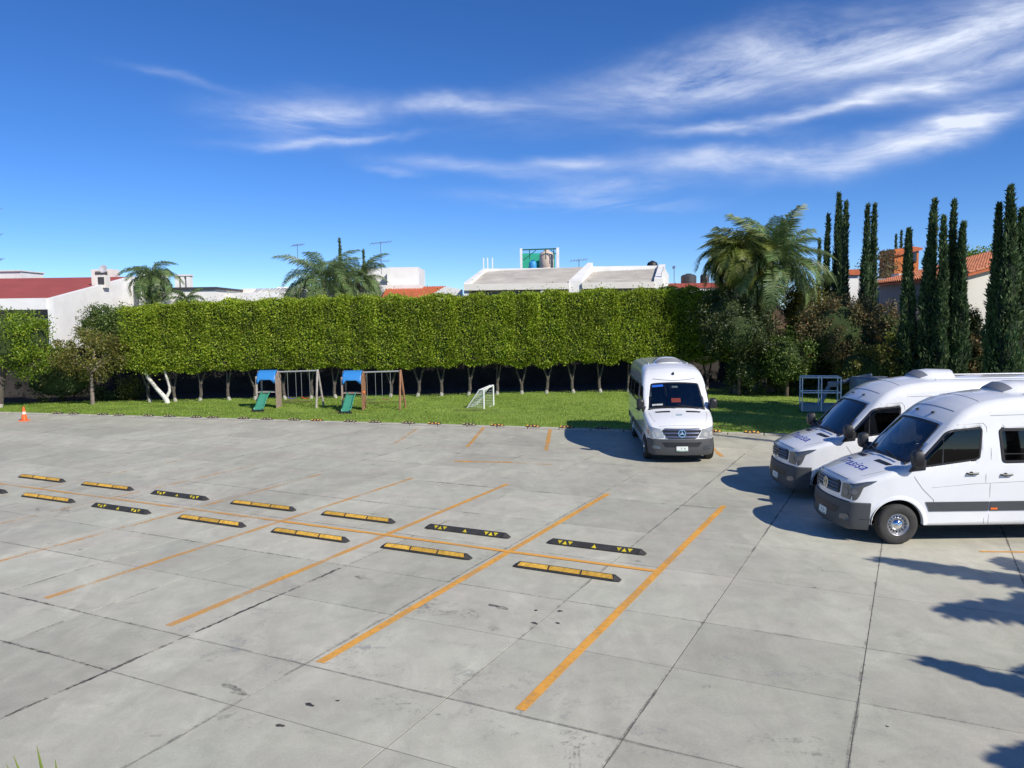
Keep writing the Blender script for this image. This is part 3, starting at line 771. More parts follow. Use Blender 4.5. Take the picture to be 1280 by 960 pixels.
    # headlights reaching up over the wings
    for sg in (1, -1):
        if star: hp = [(sg * .47, .735), (sg * .80, .69), (sg * 1.02, .75), (sg * 1.06, .99), (sg * .98, 1.03), (sg * .60, .955)]
        else: hp = [(sg * .53, .79), (sg * .86, .775), (sg * .90, .85), (sg * .95, 1.02), (sg * 1.20, 1.145), (sg * 1.0, 1.12), (sg * .80, 1.06), (sg * .54, 1.04)]
        h = obj('headlight', patch(rpoly(hp, .03), fw, .012, 5, thick=.02), LENS if star else LENSD, root, smooth=True)
        for (a, z, r, mt) in ((sg * .66, .81 + HZ, .065, mat('lamp_bowl', (.55, .55, .54), .35, metal=.3)), (sg * .82, .84 + HZ, .05, mat('lamp_bowl', (.55, .55, .54), .35, metal=.3))):
            obj('reflector', patch([(a + r * math.cos(t / 14 * 6.283), z + r * math.sin(t / 14 * 6.283)) for t in range(14)], fw, .018, 2), mt if star else mat('dim_reflector', (.2, .21, .23), .2, metal=.5), h)
        if star: obj('indicator', patch(rpoly([(sg * .97, .80), (sg * 1.02, .80), (sg * 1.03, .93), (sg * .98, .93)], .015), fw, .018, 1), ORANGE, h)
    # bonnet: gap lines, air vents
    sl = MB()
    for sg in (1, -1): sl.tube([top_pt(x, sg * y, .001) for x, y in ((.05, .60), (.3, .72), (.6, .79), (.9, .82))], .004, 4)
    sl.tube([top_pt(.045, y, .001) for y in np.linspace(-.6, .6, 9)], .004, 4)
    obj('bonnet_gap', sl, SEAM, root)
    for sg in (1, -1):
        vp = rpoly([(.80, sg * .22), (.90, sg * .23), (.90, sg * .66), (.81, sg * .62)], .02)
        v = obj('bonnet_vent', patch(vp, fn, .006, 2), BLACK, root)
    # roof cap lines and lamps, roof ventilator
    sl = MB()
    if star: sl.tube([top_pt(1.86 - .09 * (1 - (y / .62) ** 2) , y, .002) for y in np.linspace(-.62, .62, 13)], .012, 6)
    else:
        for x in (2.0, 2.45): sl.tube([top_pt(x, y, .001) for y in np.linspace(-.66, .66, 13)], .005, 4)
    obj('roof_cap_line', sl, SEAM if not star else mat('shade_groove', (.25, .26, .28), .7), root)
    if star: obj('antenna_foot', MB().bbox(tuple(top_pt(2.0, 0, .02)), (.12, .05, .07), .012), BLACK, root)
    else:
        for y in (-.26, .30): obj('marker_lamp', MB().lathe([(0, .03), (.03, .025), (.045, 0)], 12, None, tuple(top_pt(1.86, y, .0))), BLACK, root)
    mb = MB(); vs = []; px_ = [(2.98, 0), (3.03, .06), (3.18, .14), (3.43, .165), (3.88, .15), (3.95, .0)]; nq = 10
    for (x, h) in px_:
        for q in range(nq + 1):
            u = -1 + 2 * q / nq; w_ = .46; vs.append((x + .10 * u * u * (1 if x < 3.2 else -1), w_ * u, max(top_z(x, w_ * u), 0) - .01 + (h + .0) * (1 - abs(u) ** 3.2)))
    mb.add(vs, [(i * (nq + 1) + k, (i + 1) * (nq + 1) + k, (i + 1) * (nq + 1) + k + 1, i * (nq + 1) + k + 1) for i in range(len(px_) - 1) for k in range(nq)])
    ac = obj('roof_air_conditioner', mb, WHITE, root, smooth=True)
    mb = MB(); vs = []
    for x, h in ((3.005, .035), (3.03, .063), (3.18, .145)):
        for q in range(nq + 1): u = (-1 + 2 * q / nq) * .82; vs.append((x + .10 * u * u - .003, .46 * u, top_z(x, .46 * u) - .004 + h * (1 - abs(u) ** 3.2)))
    mb.add(vs, [(i * (nq + 1) + k, (i + 1) * (nq + 1) + k, (i + 1) * (nq + 1) + k + 1, i * (nq + 1) + k + 1) for i in range(2) for k in range(nq)])
    obj('air_inlet', mb, mat('inlet_grey', (.22, .23, .25), .5), ac, smooth=True)
    rr = MB()
    for sg in (1, -1): rr.tube([top_pt(x, sg * .60, .02) for x in (3.3, 4.5, 5.8, 6.5)], .014, 6)
    obj('roof_rail', rr, WHITE, root)
    # sides: strip, seams, handles, mirrors
    for sg in (1, -1):
        fs_ = lambda x, z, o, sg=sg: side_pt(x, z, sg, o)
        for x0, x1 in ((1.50, 2.505), (2.53, 4.80), (5.76, 6.80)):
            k = max(2, int((x1 - x0) / .2)); poly = [(x0 + (x1 - x0) * i / k, .60) for i in range(k + 1)] + [(x1 - (x1 - x0) * i / k, .765) for i in range(k + 1)]
            if x0 == 1.50: poly[0] = (1.47, .60); poly[-1] = (1.40, .765)
            obj('side_moulding', patch(poly, fs_, .016, 2, thick=.02), PLASTIC, root)
        obj('side_marker', patch([(2.54, .62), (2.66, .62), (2.66, .655), (2.54, .655)], fs_, .020, 1), ORANGE, root)
        s2 = MB()
        def line(pts, r=.0045):
            s2.tube([fs_(x, z, .0005) for x, z in pts], r, 4)
        line([(2.52, .36), (2.52, 1.0), (2.53, 1.6), (2.53, 2.35)])
        line([(1.53, .62), (1.54, .80), (1.34, 1.0), (1.20, 1.2), (1.15, 1.36)])
        line([(2.44, .36), (2.44, 1.2), (2.46, 2.08), (2.40, 2.15), (1.95, 2.12), (1.78, 2.06)])
        line([(1.5, 1.02), (2.2, 1.08), (3.2, 1.12), (6.6, 1.12)], .003)
        line([(4.27, .78), (4.27, 1.44)]); 
        line([(2.53, 2.28), (4.0, 2.30), (6.7, 2.30)], .004)
        obj('panel_gap', s2, SEAM, root)
        for hx, hz in ((2.20, 1.27), (2.80, 1.24)):
            if hx > 3 and sg == -1: continue
            hb = MB().tube([fs_(hx - .10, hz, .005), fs_(hx - .085, hz, .04), fs_(hx + .085, hz, .04), fs_(hx + .10, hz, .005)], .016, 6)
            hb.lathe([(0, .02), (.035, .015), (.035, 0)], 12, Matrix.Rotation(-sg * math.pi / 2, 3, 'X'), tuple(fs_(hx - .02, hz, .0)))
            obj('door_handle', hb, BLACK, root)
        # mirror: triangular foot, arm, tall housing with two glasses at the back
        c = side_pt(1.26, 1.45, sg, .17)
        mi = obj('wing_mirror', MB().add(*mirror_shell(c, sg)), BLACK, root, smooth=True)
        ft = MB().add([tuple(fs_(1.08, 1.30, .01)), tuple(fs_(1.38, 1.34, .01)), tuple(fs_(1.40, 1.52, .01)), tuple(fs_(1.22, 1.46, .01)),
                       tuple(c + Vector((-.03, -sg * .08, -.13))), tuple(c + Vector((.05, -sg * .08, -.10))), tuple(c + Vector((.05, -sg * .08, .02))), tuple(c + Vector((-.03, -sg * .08, .0)))],
                      [(0, 1, 2, 3), (4, 5, 6, 7), (0, 1, 5, 4), (1, 2, 6, 5), (2, 3, 7, 6), (3, 0, 4, 7)])
        obj('mirror_foot', ft, BLACK, mi)
        obj('mirror_glass', MB().box(c + Vector((.076, 0, .03)), (.006, .17, .22)), CHROME, mi)
        # arch lips
        for ax in AX:
            mb = MB(); vs = []; n = 26
            for k in range(n + 1):
                t = math.radians(-8 + 196 * k / n)
                for rr_, o in ((.435, -.05), (.45, .012), (.50, .014), (.535, -.006)):
                    x = ax + rr_ * math.cos(t); z = max(.352, .36 + rr_ * math.sin(t)); vs.append(fs_(x, z, o))
            mb.add(vs, [(i * 4 + a, (i + 1) * 4 + a, (i + 1) * 4 + a + 1, i * 4 + a + 1) for i in range(n) for a in range(3)])
            obj('wheel_arch', mb, WHITE, root, smooth=True)
    # wheels
    first = None
    for ax in AX:
        for sg in (1, -1):
            if first is None:
                wm = MB(); M_ = Matrix.Rotation(-math.pi / 2, 3, 'X')
                wm.lathe([(.20, -.02), (.205, .085), (.195, .10), (.175, .085), (.165, .045), (.10, .055), (.085, .07)], 28, M_)
                w = obj('wheel', wm, RIMM, root, smooth=True)
                tm = MB(); prof = [(.195, -.10), (.24, -.112), (.315, -.115), (.345, -.10), (.357, -.075)]
                for z in (-.055, -.02, .015, .05): prof += [(.360, z - .012), (.360, z + .012), (.350, z + .015), (.350, z + .019)]
                prof += [(.357, .078), (.345, .10), (.315, .115), (.255, .114), (.205, .102), (.195, .09)]
                tm.lathe(prof, 36, M_); obj('tyre', tm, RUBBER, w, smooth=True)
                hm = MB(); hm.lathe([(.0, .125), (.05, .12), (.085, .10), (.10, .07), (.112, .055), (.115, .05)], 24, M_); obj('hub_cap', hm, CHROME, w, smooth=True)
                hm = MB()
                for k in range(16):
                    t = 2 * math.pi * k / 16; p = Vector((.138 * math.cos(t), .062, .138 * math.sin(t))); hm.lathe([(0, .002), (.014, 0), (.015, -.01)], 8, M_, p)
                obj('vent_hole', hm, BLACK, w)
                hm = MB()
                for k in range(6):
                    t = 2 * math.pi * (k + .5) / 6; p = Vector((.112 * math.cos(t), .068, .112 * math.sin(t))); hm.lathe([(0, .012), (.011, .01), (.012, -.01)], 6, M_, p)
                obj('wheel_nut', hm, RIMM, w); first = w
            else: w = copy_tree(first, root)
            w.location = (ax, sg * .865, .36); w.rotation_euler = (0, 0, 0 if sg == 1 else math.pi)
    # dark well and underside
    ub = MB()
    ub.box((3.5, 0, .40), (5.9, 1.30, .16)); ub.box((3.3, 0, .40), (3.5, 1.86, .10)); ub.box((6.3, 0, .42), (1.0, 1.8, .1)); ub.box((.5, 0, .42), (.5, 1.3, .14))
    obj('underbody', ub, UNDER, root)
    for ax in AX:
        for sg in (1, -1):
            mb = MB(); vs = []; n = 16
            for k in range(n + 1):
                t = math.radians(-10 + 200 * k / n); x = ax + .475 * math.cos(t); z = .36 + .475 * math.sin(t)
                vs += [(x, sg * .945, max(z, .3)), (x, sg * .60, max(z, .3))]
            mb.add(vs, [(2 * k, 2 * k + 2, 2 * k + 3, 2 * k + 1) for k in range(n)])
            o = len(mb.v); mb.add([(ax + .475 * math.cos(math.radians(-10 + 200 * k / n)), sg * .60, max(.3, .36 + .475 * math.sin(math.radians(-10 + 200 * k / n)))) for k in range(n + 1)], [tuple(range(n + 1))])
            obj('wheel_well', mb, UNDER, root)
    # cabin
    cb = MB(); cb.box((1.45, 0, 1.30), (.55, 1.72, .22)); cb.box((1.28, 0, 1.40), (.35, 1.6, .08)); obj('dashboard', cb, DARKIN, root)
    obj('cabin_floor', MB().box((4.0, 0, .72), (5.6, 1.8, .05)), DARKIN, root)
    M_ = Matrix.Rotation(math.radians(-62), 3, 'Y')
    sw_ = MB(); pts = [M_ @ Vector((.2 * math.cos(t), .2 * math.sin(t), 0)) + Vector((1.78, -.45, 1.42)) for t in np.linspace(0, 6.2832, 17)]; sw_.tube(pts, .014, 6, False)
    obj('steering_wheel', sw_, BLACK, root)
    def seat(x, y, w_=.48):
        s = MB(); s.bbox((x, y, 1.02), (.5, w_, .16), .04); s.bbox((x + .24, y, 1.36), (.14, w_ - .04, .62), .04); s.bbox((x + .27, y, 1.76), (.10, .26, .16), .03)
        obj('seat', s, SEATM, root)
    seat(2.25, -.45); seat(2.25, .45)
    for x in (3.3, 4.15, 5.0, 5.85):
        for y in (-.65, -.2, .62): seat(x, y, .42)
    return root
def mirror_shell(c, sg):
    vs = []; prof = [(-.085, .50), (-.06, .85), (.0, 1.0), (.07, 1.0)]; n = 12
    for x, s in prof:
        for k in range(n):
            t = 2 * math.pi * k / n; y = .115 * s * math.copysign(abs(math.cos(t)) ** .6, math.cos(t)); z = .155 * s * math.copysign(abs(math.sin(t)) ** .6, math.sin(t))
            vs.append(c + Vector((x, y, z + .03)))
    fs = [(i * n + k, i * n + (k + 1) % n, (i + 1) * n + (k + 1) % n, (i + 1) * n + k) for i in range(3) for k in range(n)]
    fs.append(tuple(range(n))); fs.append(tuple(range(3 * n, 4 * n)))
    return vs, fs
def letters(name, text, size, fn, mt, parent, shear=.25, bold=.0):
    cu = bpy.data.curves.new('lettering', 'FONT'); cu.body = text; cu.size = size; cu.shear = shear; cu.offset = bold; cu.align_x = 'CENTER'; cu.resolution_u = 2
    t = bpy.data.objects.new('lettering', cu); COL.objects.link(t)
    me = bpy.data.meshes.new_from_object(t.evaluated_get(bpy.context.evaluated_depsgraph_get()))
    bpy.data.objects.remove(t, do_unlink=True); me.name = name
    for v in me.vertices: v.co = fn(v.co.x, v.co.y)
    me.materials.clear(); me.materials.append(mt)
    o = bpy.data.objects.new(name, me); link(o, parent); return o

van_a = build_van(False)
van_a['label'] = 'white passenger van with blue bonnet lettering, nearest the camera, its whole front wheel in view'
NAVY = mat('navy_lettering', (.03, .05, .40), .4)
lt = letters('bonnet_lettering', 'Trasisa', .37, lambda x, y: top_pt(.40 + y * .9, -x * 1.0, .005), NAVY, van_a, .12, .0)
van_a['group'] = 'two matching white vans side by side'
van_b = copy_tree(van_a)
van_b['label'] = 'white passenger van behind the nearest one, its front bumper and wheels hidden in shadow'
van_a.location = (5.88, 14.86, 0); van_a.rotation_euler = (0, 0, math.radians(0))
van_b.location = (6.10, 18.25, 0); van_b.rotation_euler = (0, 0, math.radians(0))
van_c = build_van(True)
van_c['label'] = 'white passenger van facing the camera beside the lawn, orange card behind its windscreen'
van_c.location = (4.70, 21.95, 0); van_c.rotation_euler = (0, 0, math.radians(85.8))
obj('windscreen_card', patch([(1.20, -.13), (1.30, -.13), (1.30, .14), (1.20, .14)], top_pt, -.03, 1), mat('orange_card', (.9, .13, .03), .6), van_c)
obj('visor_sticker', patch([(1.60, .34), (1.66, .34), (1.66, .66), (1.60, .66)], top_pt, .008, 1), mat('blue_sticker', (.02, .12, .55), .5), van_c)
obj('permit_sticker', patch([(1.13, .40), (1.165, .40), (1.165, .70), (1.13, .70)], top_pt, .008, 1), mat('pale_sticker', (.5, .5, .5), .5), van_c)
obj('cabin_mirror', patch(rpoly([(1.58, -.09), (1.63, -.09), (1.63, .09), (1.58, .09)], .02), top_pt, -.03, 1), mat('pale_sticker', (.5, .5, .5), .5), van_c)
lg = MB(); vs = []
for sgn_, (a0, a1) in ((1, (.3, 2.9)), (-1, (3.5, 6.1))):
    ts = np.linspace(a0, a1, 10); q = []
    for t in ts: q.append(top_pt(.62 + .055 * math.sin(t), .10 * math.cos(t) + .0, .005))
    for t in reversed(ts): q.append(top_pt(.62 + .03 * math.sin(t), .07 * math.cos(t) + .015 * sgn_, .005))
    lg.add(q, [(i, i + 1, 18 - i, 19 - i) for i in range(9)])
obj('bonnet_logo', lg, mat('logo_teal', (.05, .22, .35), .5), van_c)
obj('logo_underline', patch([(.52, -.2), (.53, -.2), (.53, .24), (.52, .24)], top_pt, .005, 1), mat('pale_grey_print', (.45, .5, .52), .5), van_c)
# ------------------------------------------------------------------ wheel stops
STOPB = mat('black_rubber', (.035, .034, .034), .75, noise=.3, nscale=6, bump=.2)
YREF = mat('yellow_reflector', (.72, .42, .06), .5, noise=.3, nscale=14, vary=.28)
YPAINT = mat('yellow_triangle', (.78, .62, .03), .5, noise=.15, nscale=12, vary=.3)
def stop_body(L=1.87, w=.165, h=.08, seg=1):
    mb = MB(); hl = L / 2; sec = [(-w / 2, 0), (-w / 2, .018), (-w / 2 + .06, h - .006), (-w / 2 + .07, h), (w / 2 - .045, h), (w / 2 - .03, h - .012), (w / 2, .03), (w / 2, 0)]
    xs = [(-hl, .0, .55), (-hl + .015, .35, .8), (-hl + .10, 1, 1), (hl - .10, 1, 1), (hl - .015, .35, .8), (hl, .0, .55)]; vs = []
    for x, k, q in xs: vs += [(x, y * q, max(.001, z * k)) for y, z in sec]
    n = 8; mb.add(vs, [(i * n + a, (i + 1) * n + a, (i + 1) * n + a + 1, i * n + a + 1) for i in range(5) for a in range(7)]); return mb
def yellow_stop():
    r = thing('wheel_stop', 'stop', 'wheel stop'); obj('stop_body', stop_body(), STOPB, r)
    for k in (-1, 0, 1):
        mb = MB(); x = k * .565
        sk = .05
        row = []
        for (y, z, c) in ((-.070, .038, 0), (-.027, .079, .03), (-.014, .084, .035), (.002, .084, .04)): row += [(x - .268 + c * (k == -1), y, z), (x + .268 - c * (k == 1), y, z)]
        mb.add(row, [(0, 1, 3, 2), (2, 3, 5, 4), (4, 5, 7, 6)])
        obj('yellow_panel', mb, YREF, r)
    return r
def arrow_stop(n=7, L=1.87, pal=YPAINT, sc=1.0):
    r = thing('wheel_stop', 'stop', 'wheel stop'); obj('stop_body', stop_body(L, .165, .08), STOPB, r)
    xs = (-.66, -.56, -.46, 0, .46, .56, .66) if n == 7 else (-.20, -.07, .07, .20)
    for i, x in enumerate(xs):
        up = (i % 2 == 0) if n == 7 else (i % 2 == 0)
        if n == 7 and i == 3: up = False
        a = .046 if n == 7 else .055; mb = MB(); z0, z1 = (.040, .101)
        f = lambda u, v: (x + u, -.079 + .052 * v, .022 + .052 * v)
        t = [f(-a, 1), f(a, 1), f(0, 0.05)] if up else [f(-a, .05), f(a, .05), f(0, 1)]
        t = [(p[0], p[1] - .004, p[2] + .003) for p in t]
        mb.add(t, [(0, 1, 2)]); obj('triangle_mark', mb, pal, r)
    return r
ys, as_ = None, None
row_names = {(0, 0): None}
near = [(-4.95, 'y'), (-7.64, 'y'), (-10.26, 'y'), (-12.87, 'y'), (-15.62, 'a'), (-18.2, 'y'), (-20.75, 'a')]
far = [(-5.01, 'a'), (-7.64, 'a'), (-10.27, 'y'), (-12.88, 'y'), (-15.5, 'a'), (-18.1, 'y'), (-20.7, 'y')]
ordn = ['rightmost', 'second from the right', 'third from the right', 'fourth from the right', 'fifth from the right', 'sixth from the right', 'seventh from the right']
for row, t, lst in (('front', 11.58, near), ('back', 13.06, far)):
    for i, (s, k) in enumerate(lst):
        if k == 'y':
            if ys is None: ys = o = yellow_stop()
            else: o = copy_tree(ys)
            d = 'three-panel yellow wheel stop'
        else:
            if as_ is None: as_ = o = arrow_stop()
            else: o = copy_tree(as_)
            d = 'black wheel stop with yellow triangles'
        side = 'row nearer the camera' if row == 'front' else 'farther row'
        o['label'] = '%s, %s in the %s' % (d, ordn[i], side)
        o['group'] = 'wheel stops in two rows along the orange cross line'
        o.location = st(s, t + random.uniform(-.015, .015), .004); o.rotation_euler = (0, 0, math.atan2(US.y, US.x) + random.uniform(-.008, .008))
PALE = mat('faded_yellow_mark', (.42, .36, .16), .7, noise=.3)
REDY = mat('orange_yellow_mark', (.75, .40, .06), .6, noise=.3)
kp = [(61, 0), (81, 0), (118, 0), (139, 0), (176, 0), (203, 0), (237, 0), (258, 0), (297, 0), (327, 0), (362, 0), (391, 1), (433, 0), (465, 0), (507.5, 0), (541, 1), (585.5, 0), (621.5, 1), (667, 1), (710, 1), (756, 0), (800, 1), (899, 1), (948, 1)]
protos = {}
nth = ['first', 'second', 'third', 'fourth', 'fifth', 'sixth', 'seventh', 'eighth', 'ninth', 'tenth', 'eleventh', 'twelfth', 'thirteenth', 'fourteenth', 'fifteenth', 'sixteenth', 'seventeenth', 'eighteenth', 'nineteenth', 'twentieth', 'twenty-first', 'twenty-second', 'twenty-third', 'twenty-fourth']
for i, (px, k) in enumerate(kp):
    if k not in protos: protos[k] = o = arrow_stop(4, .56, REDY if k else PALE, 1.1)
    else: o = copy_tree(protos[k])
    o['label'] = 'short %s wheel stop on the lawn kerb, %s from the left' % ('yellow-marked' if k else 'faded', nth[i])
    o['group'] = 'short wheel stops along the lawn kerb'
    g = gnd(px, 517 + px * .0295 + 2.6); p = Vector((g.x, kerb_y(g.x) - .02, .067)); o.location = p; o.rotation_euler = (0, 0, math.atan2(KD.y, KD.x))
# ------------------------------------------------------------------ traffic cone
g = gnd(30.5, 526)
cn = thing('traffic_cone', 'orange traffic cone with a pale band at the far left edge of the paving', 'traffic cone', (g.x, g.y, 0)); cn.scale = (.88, .88, .86)
CO = mat('cone_orange', (.9, .13, .02), .5)
mb = MB(); mb.bbox((0, 0, .02), (.38, .38, .04), .01); obj('base', mb, CO, cn)
mb = MB(); mb.lathe([(.145, .04), (.14, .06), (.035, .70), (.02, .71), (0, .71)], 20); obj('cone_body', mb, CO, cn, smooth=True)
mb = MB(); mb.lathe([(.098, .335), (.101, .335), (.079, .47), (.076, .47)], 20); obj('reflective_band', mb, mat('pale_band', (.75, .6, .5), .5), cn, smooth=True)

# ------------------------------------------------------------------ play towers with slide and swings
def playset(label, loc, wood, wood2, beamlen, seatcols, ball, rz):
    r = thing('swing_set', label, 'swing set', loc, rz, 'two blue-roofed play towers with swings'); r.scale = (.8, .8, .8)
    W1 = mat('weathered_wood_' + wood, {'grey': (.33, .25, .21), 'brown': (.30, .15, .085), 'pale': (.38, .34, .31)}[wood], .85, noise=.25, nscale=5, bump=.5, bscale=30)
    W2 = mat('weathered_wood_' + wood2, {'grey': (.33, .25, .21), 'brown': (.30, .15, .085), 'pale': (.38, .34, .31)}[wood2], .85, noise=.25, nscale=5, bump=.5, bscale=30)
    BL = mat('blue_plastic', (.035, .22, .55), .45, noise=.06); GR = mat('green_plastic', (.055, .26, .17), .45, noise=.12)
    # tower 1.05 wide (x) by 1.1 deep, slide on the side towards the camera
    for x in (-.55, .55):
        for y in (-.5, .5):
            if x > 0: continue
            o = obj('corner_post', MB().box((x, y, .95), (.09, .09, 1.9)), W2, r)
    for i in range(6):   # the solid side of upright boards
        obj('side_board', MB().box((.56, -.46 + i * .185, .93 + .004 * (i % 2)), (.04 + .01 * (i % 2), .175, 1.86)), W1, r)
    gbm = MB(); gbm.prism([(.545, -.55, 1.86), (.545, .55, 1.86), (.545, 0, 2.2)], (.05, 0, 0)); obj('gable', gbm, W1, r)
    gbm = MB(); gbm.prism([(-.60, -.55, 1.78), (-.60, .55, 1.78), (-.60, 0, 2.2)], (.05, 0, 0)); obj('gable', gbm, W1, r)
    gbm = MB(); gbm.bbox((-.575, -.02, .75), (.05, 1.0, .12), .01); obj('rail', gbm, W2, r)
    for i in range(5): obj('floor_board', MB().box((-.0, -.42 + .21 * i, .98), (1.1, .195, .035)), W2, r)
    # curved blue roof hung over the ridge, with the arched cut in front
    mb = MB(); vs = []; n = 12; pr = [(-.60, 1.50), (-.59, 1.72), (-.42, 2.02), (-.2, 2.18), (0, 2.24), (.2, 2.18), (.42, 2.02), (.59, 1.72), (.60, 1.58)]
    for i in range(n + 1):
        x = -.53 + 1.06 * i / n
        for y, z in pr:
            if abs(y) > .595: z = z + .30 * max(0, 1 - ((x + .02) / .42) ** 2) ** .5
            vs.append((x, y, z))
    m_ = len(pr); mb.add(vs, [(i * m_ + k, (i + 1) * m_ + k, (i + 1) * m_ + k + 1, i * m_ + k + 1) for i in range(n) for k in range(m_ - 1)])
    o = obj('roof', mb, BL, r, smooth=True); so = o.modifiers.new('thickness', 'SOLIDIFY'); so.thickness = .02
    # slide
    mb = MB(); pts = [(-.52, .92), (-.75, .85), (-1.25, .55), (-1.75, .16), (-2.05, .08)]; vs = []
    for y, z in pts:
        for x, dz in ((-.27, .14), (-.22, .15), (-.21, .02), (.0, 0), (.21, .02), (.22, .15), (.27, .14)): vs.append((x - .05 * (abs(y) - .5), y, z + dz))
    mb.add(vs, [(i * 7 + k, (i + 1) * 7 + k, (i + 1) * 7 + k + 1, i * 7 + k + 1) for i in range(4) for k in range(6)])
    o = obj('slide', mb, GR, r, smooth=True); so = o.modifiers.new('thickness', 'SOLIDIFY'); so.thickness = .02
    obj('slide_foot', MB().bbox((-.08, -2.02, .07), (.66, .30, .13), .05), BLACK, r)
    # beam and far A-frame
    L_ = beamlen
    obj('swing_beam', MB().tube([(.58, 0, 2.12), (L_, 0, 2.16)], .045, 10), mat('galvanised_tube', (.38, .39, .39), .5, metal=.3), r)
    for y in (-.62, .62):
        obj('leg', MB().tube([(L_ + .02, 0 + y * .06, 2.22), (L_ + .02 + (.16 if y > 0 else 0), y, 0)], .06, 8), W1 if wood != 'grey' else mat('weathered_wood_pale', (.38, .34, .31), .85, noise=.25, nscale=5, bump=.5, bscale=30), r)
    obj('cross_brace', MB().tube([(L_ + .06, -.4, .6), (L_ + .12, .4, .6)], .035, 6), W1, r)
    for i, (x, cname, c, kind) in enumerate(seatcols):
        z0 = .55; sw = obj('swing_seat', (MB().add(*swing_seat(x, z0))), mat(cname, c, .5), r, smooth=True)
        for dx in (-.24, .24):
            obj('chain', MB().tube([(x + dx, 0, 2.12), (x + dx, .02, z0 + .1)], .012, 5), mat('chain_steel', (.4, .4, .4), .5, metal=.5), sw)
    if ball: 
        obj('climbing_hold', MB().lathe([(0, -.08), (.06, -.05), (.08, 0), (.06, .05), (0, .08)], 10, None, (.60, -.2, 1.0)), ORANGE, r)
    return r
def swing_seat(x, z):
    vs = []; n = 8
    for i in range(n + 1):
        u = -1 + 2 * i / n
        for y in (-.08, .08): vs += [(x + .25 * u, y, z + .10 * u * u), (x + .25 * u, y, z + .10 * u * u - .025)]
    fs = []
    for i in range(n):
        a = i * 4; fs += [(a, a + 4, a + 6, a + 2), (a + 1, a + 3, a + 7, a + 5), (a, a + 1, a + 5, a + 4), (a + 2, a + 6, a + 7, a + 3)]
    return vs, fs
g = gnd(337, 512); playset('left play tower with blue roof and green slide, purple and red swing seats', (g.x, g.y, .07), 'grey', 'pale', 2.85, ((1.35, 'purple_seat', (.10, .05, .35), 0), (2.15, 'red_seat', (.55, .05, .03), 0)), False, .02)
g = gnd(443, 514); playset('right play tower with blue roof, reddish brown boards and empty swings', (g.x, g.y, .07), 'brown', 'grey', 2.65, ((1.0, 'dull_seat', (.10, .09, .09), 0), (1.85, 'faded_red_seat', (.25, .09, .08), 0)), True, .0)

# ------------------------------------------------------------------ small football goal
a = gnd(583, 513); b_ = gnd(605, 514); c_ = gnd(617, 509)
gl = thing('football_goal', 'small white football goal with net standing on the lawn', 'goal', (b_.x, b_.y, .07))
WT_ = mat('white_tube', (.82, .83, .82), .4)
p0 = Vector((0, 0, 0)); p1 = Vector((c_.x - b_.x, c_.y - b_.y, 0)); d = Vector((a.x - b_.x, a.y - b_.y, 0)); H_ = .93
top0 = Vector((0, 0, H_ - .05)); top1 = p1 + Vector((0, 0, H_ + .02)); in0 = d * .25 + Vector((0, 0, H_ - .06)); in1 = p1 + d * .2 + Vector((0, 0, H_))
r_ = .034
obj('front_frame', MB().tube([p0, top0, ], r_, 8).tube([top0, top1], r_, 8).tube([top1, p1], r_, 8).tube([p1, p0], r_ * .8, 8), WT_, gl)
obj('side_frame', MB().tube([top0, in0, d, p0], r_, 8), WT_, gl)
obj('side_frame', MB().tube([top1, in1, p1 + d, p1], r_, 8), WT_, gl)
obj('rear_bar', MB().tube([in0, in1], r_ * .8, 8).tube([d, p1 + d], r_, 8), WT_, gl)
nm = MB()
for i in range(13):
    u = i / 12; nm.tube([in0.lerp(in1, u), d.lerp(p1 + d, u)], .006, 3, False)
for i in range(10):
    u = i / 9; nm.tube([in0.lerp(d, u), in1.lerp(p1 + d, u)], .006, 3, False)
for (A, B, C_) in ((p0, top0, d), (p1, top1, p1 + d)):
    for i in range(1, 8): u = i / 8; nm.tube([A.lerp(B, u), C_.lerp(B, u)], .006, 3, False); nm.tube([A.lerp(C_, u), B.lerp(C_, u)], .006, 3, False)
stuff(obj('net', nm, mat('net_cord', (.7, .72, .7), .8), gl))

# ------------------------------------------------------------------ boom lift parked in the shade beyond the vans
LB = mat('lift_blue_grey', (.20, .29, .34), .5, noise=.15); LW = mat('lift_rail', (.85, .85, .83), .5); LG = mat('lift_grey', (.22, .25, .28), .5, noise=.2)
g = gnd(1026, 518)
lf = thing('boom_lift', 'pale-railed boom lift with blue-grey basket parked in shade behind the vans', 'lift', (g.x, g.y, .1), math.radians(-14))
mb = MB(); mb.box((.0, .35, .04), (1.5, .9, .06)); obj('basket_floor', mb, LB, lf)
for (c, d_) in (((0, -.10, .17), (1.5, .025, .26)), ((0, .80, .17), (1.5, .025, .26)), ((-.75, .35, .17), (.025, .88, .26)), ((.75, .35, .17), (.025, .88, .26))): obj('toe_board', MB().box(c, d_), LB, lf)
for x in (-.74, 0.0, .74):
    for y in (-.10, .80): obj('post', MB().tube([(x, y, .05), (x, y, 1.42)], .024, 6), LW, lf)
for z in (.80, 1.42): obj('guard_rail', MB().tube([(-.74, -.1, z), (.74, -.1, z), (.74, .8, z), (-.74, .8, z), (-.74, -.1, z)], .026, 6), LW, lf)
obj('control_box', MB().bbox((.45, .05, 1.15), (.4, .2, .22), .03), LG, lf)
obj('arm', MB().tube([(.1, .9, .25), (.5, 1.5, .95), (1.6, 1.9, 1.25), (2.2, 1.6, 1.4)], .09, 8), LG, lf)
mb = MB(); mb.bbox((2.1, 1.3, .95), (1.5, 1.1, .8), .08); obj('engine_housing', mb, LG, lf)
mb = MB(); mb.bbox((1.62, .73, 1.1), (.35, .04, .45), .01); obj('hatch', mb, LB, lf)
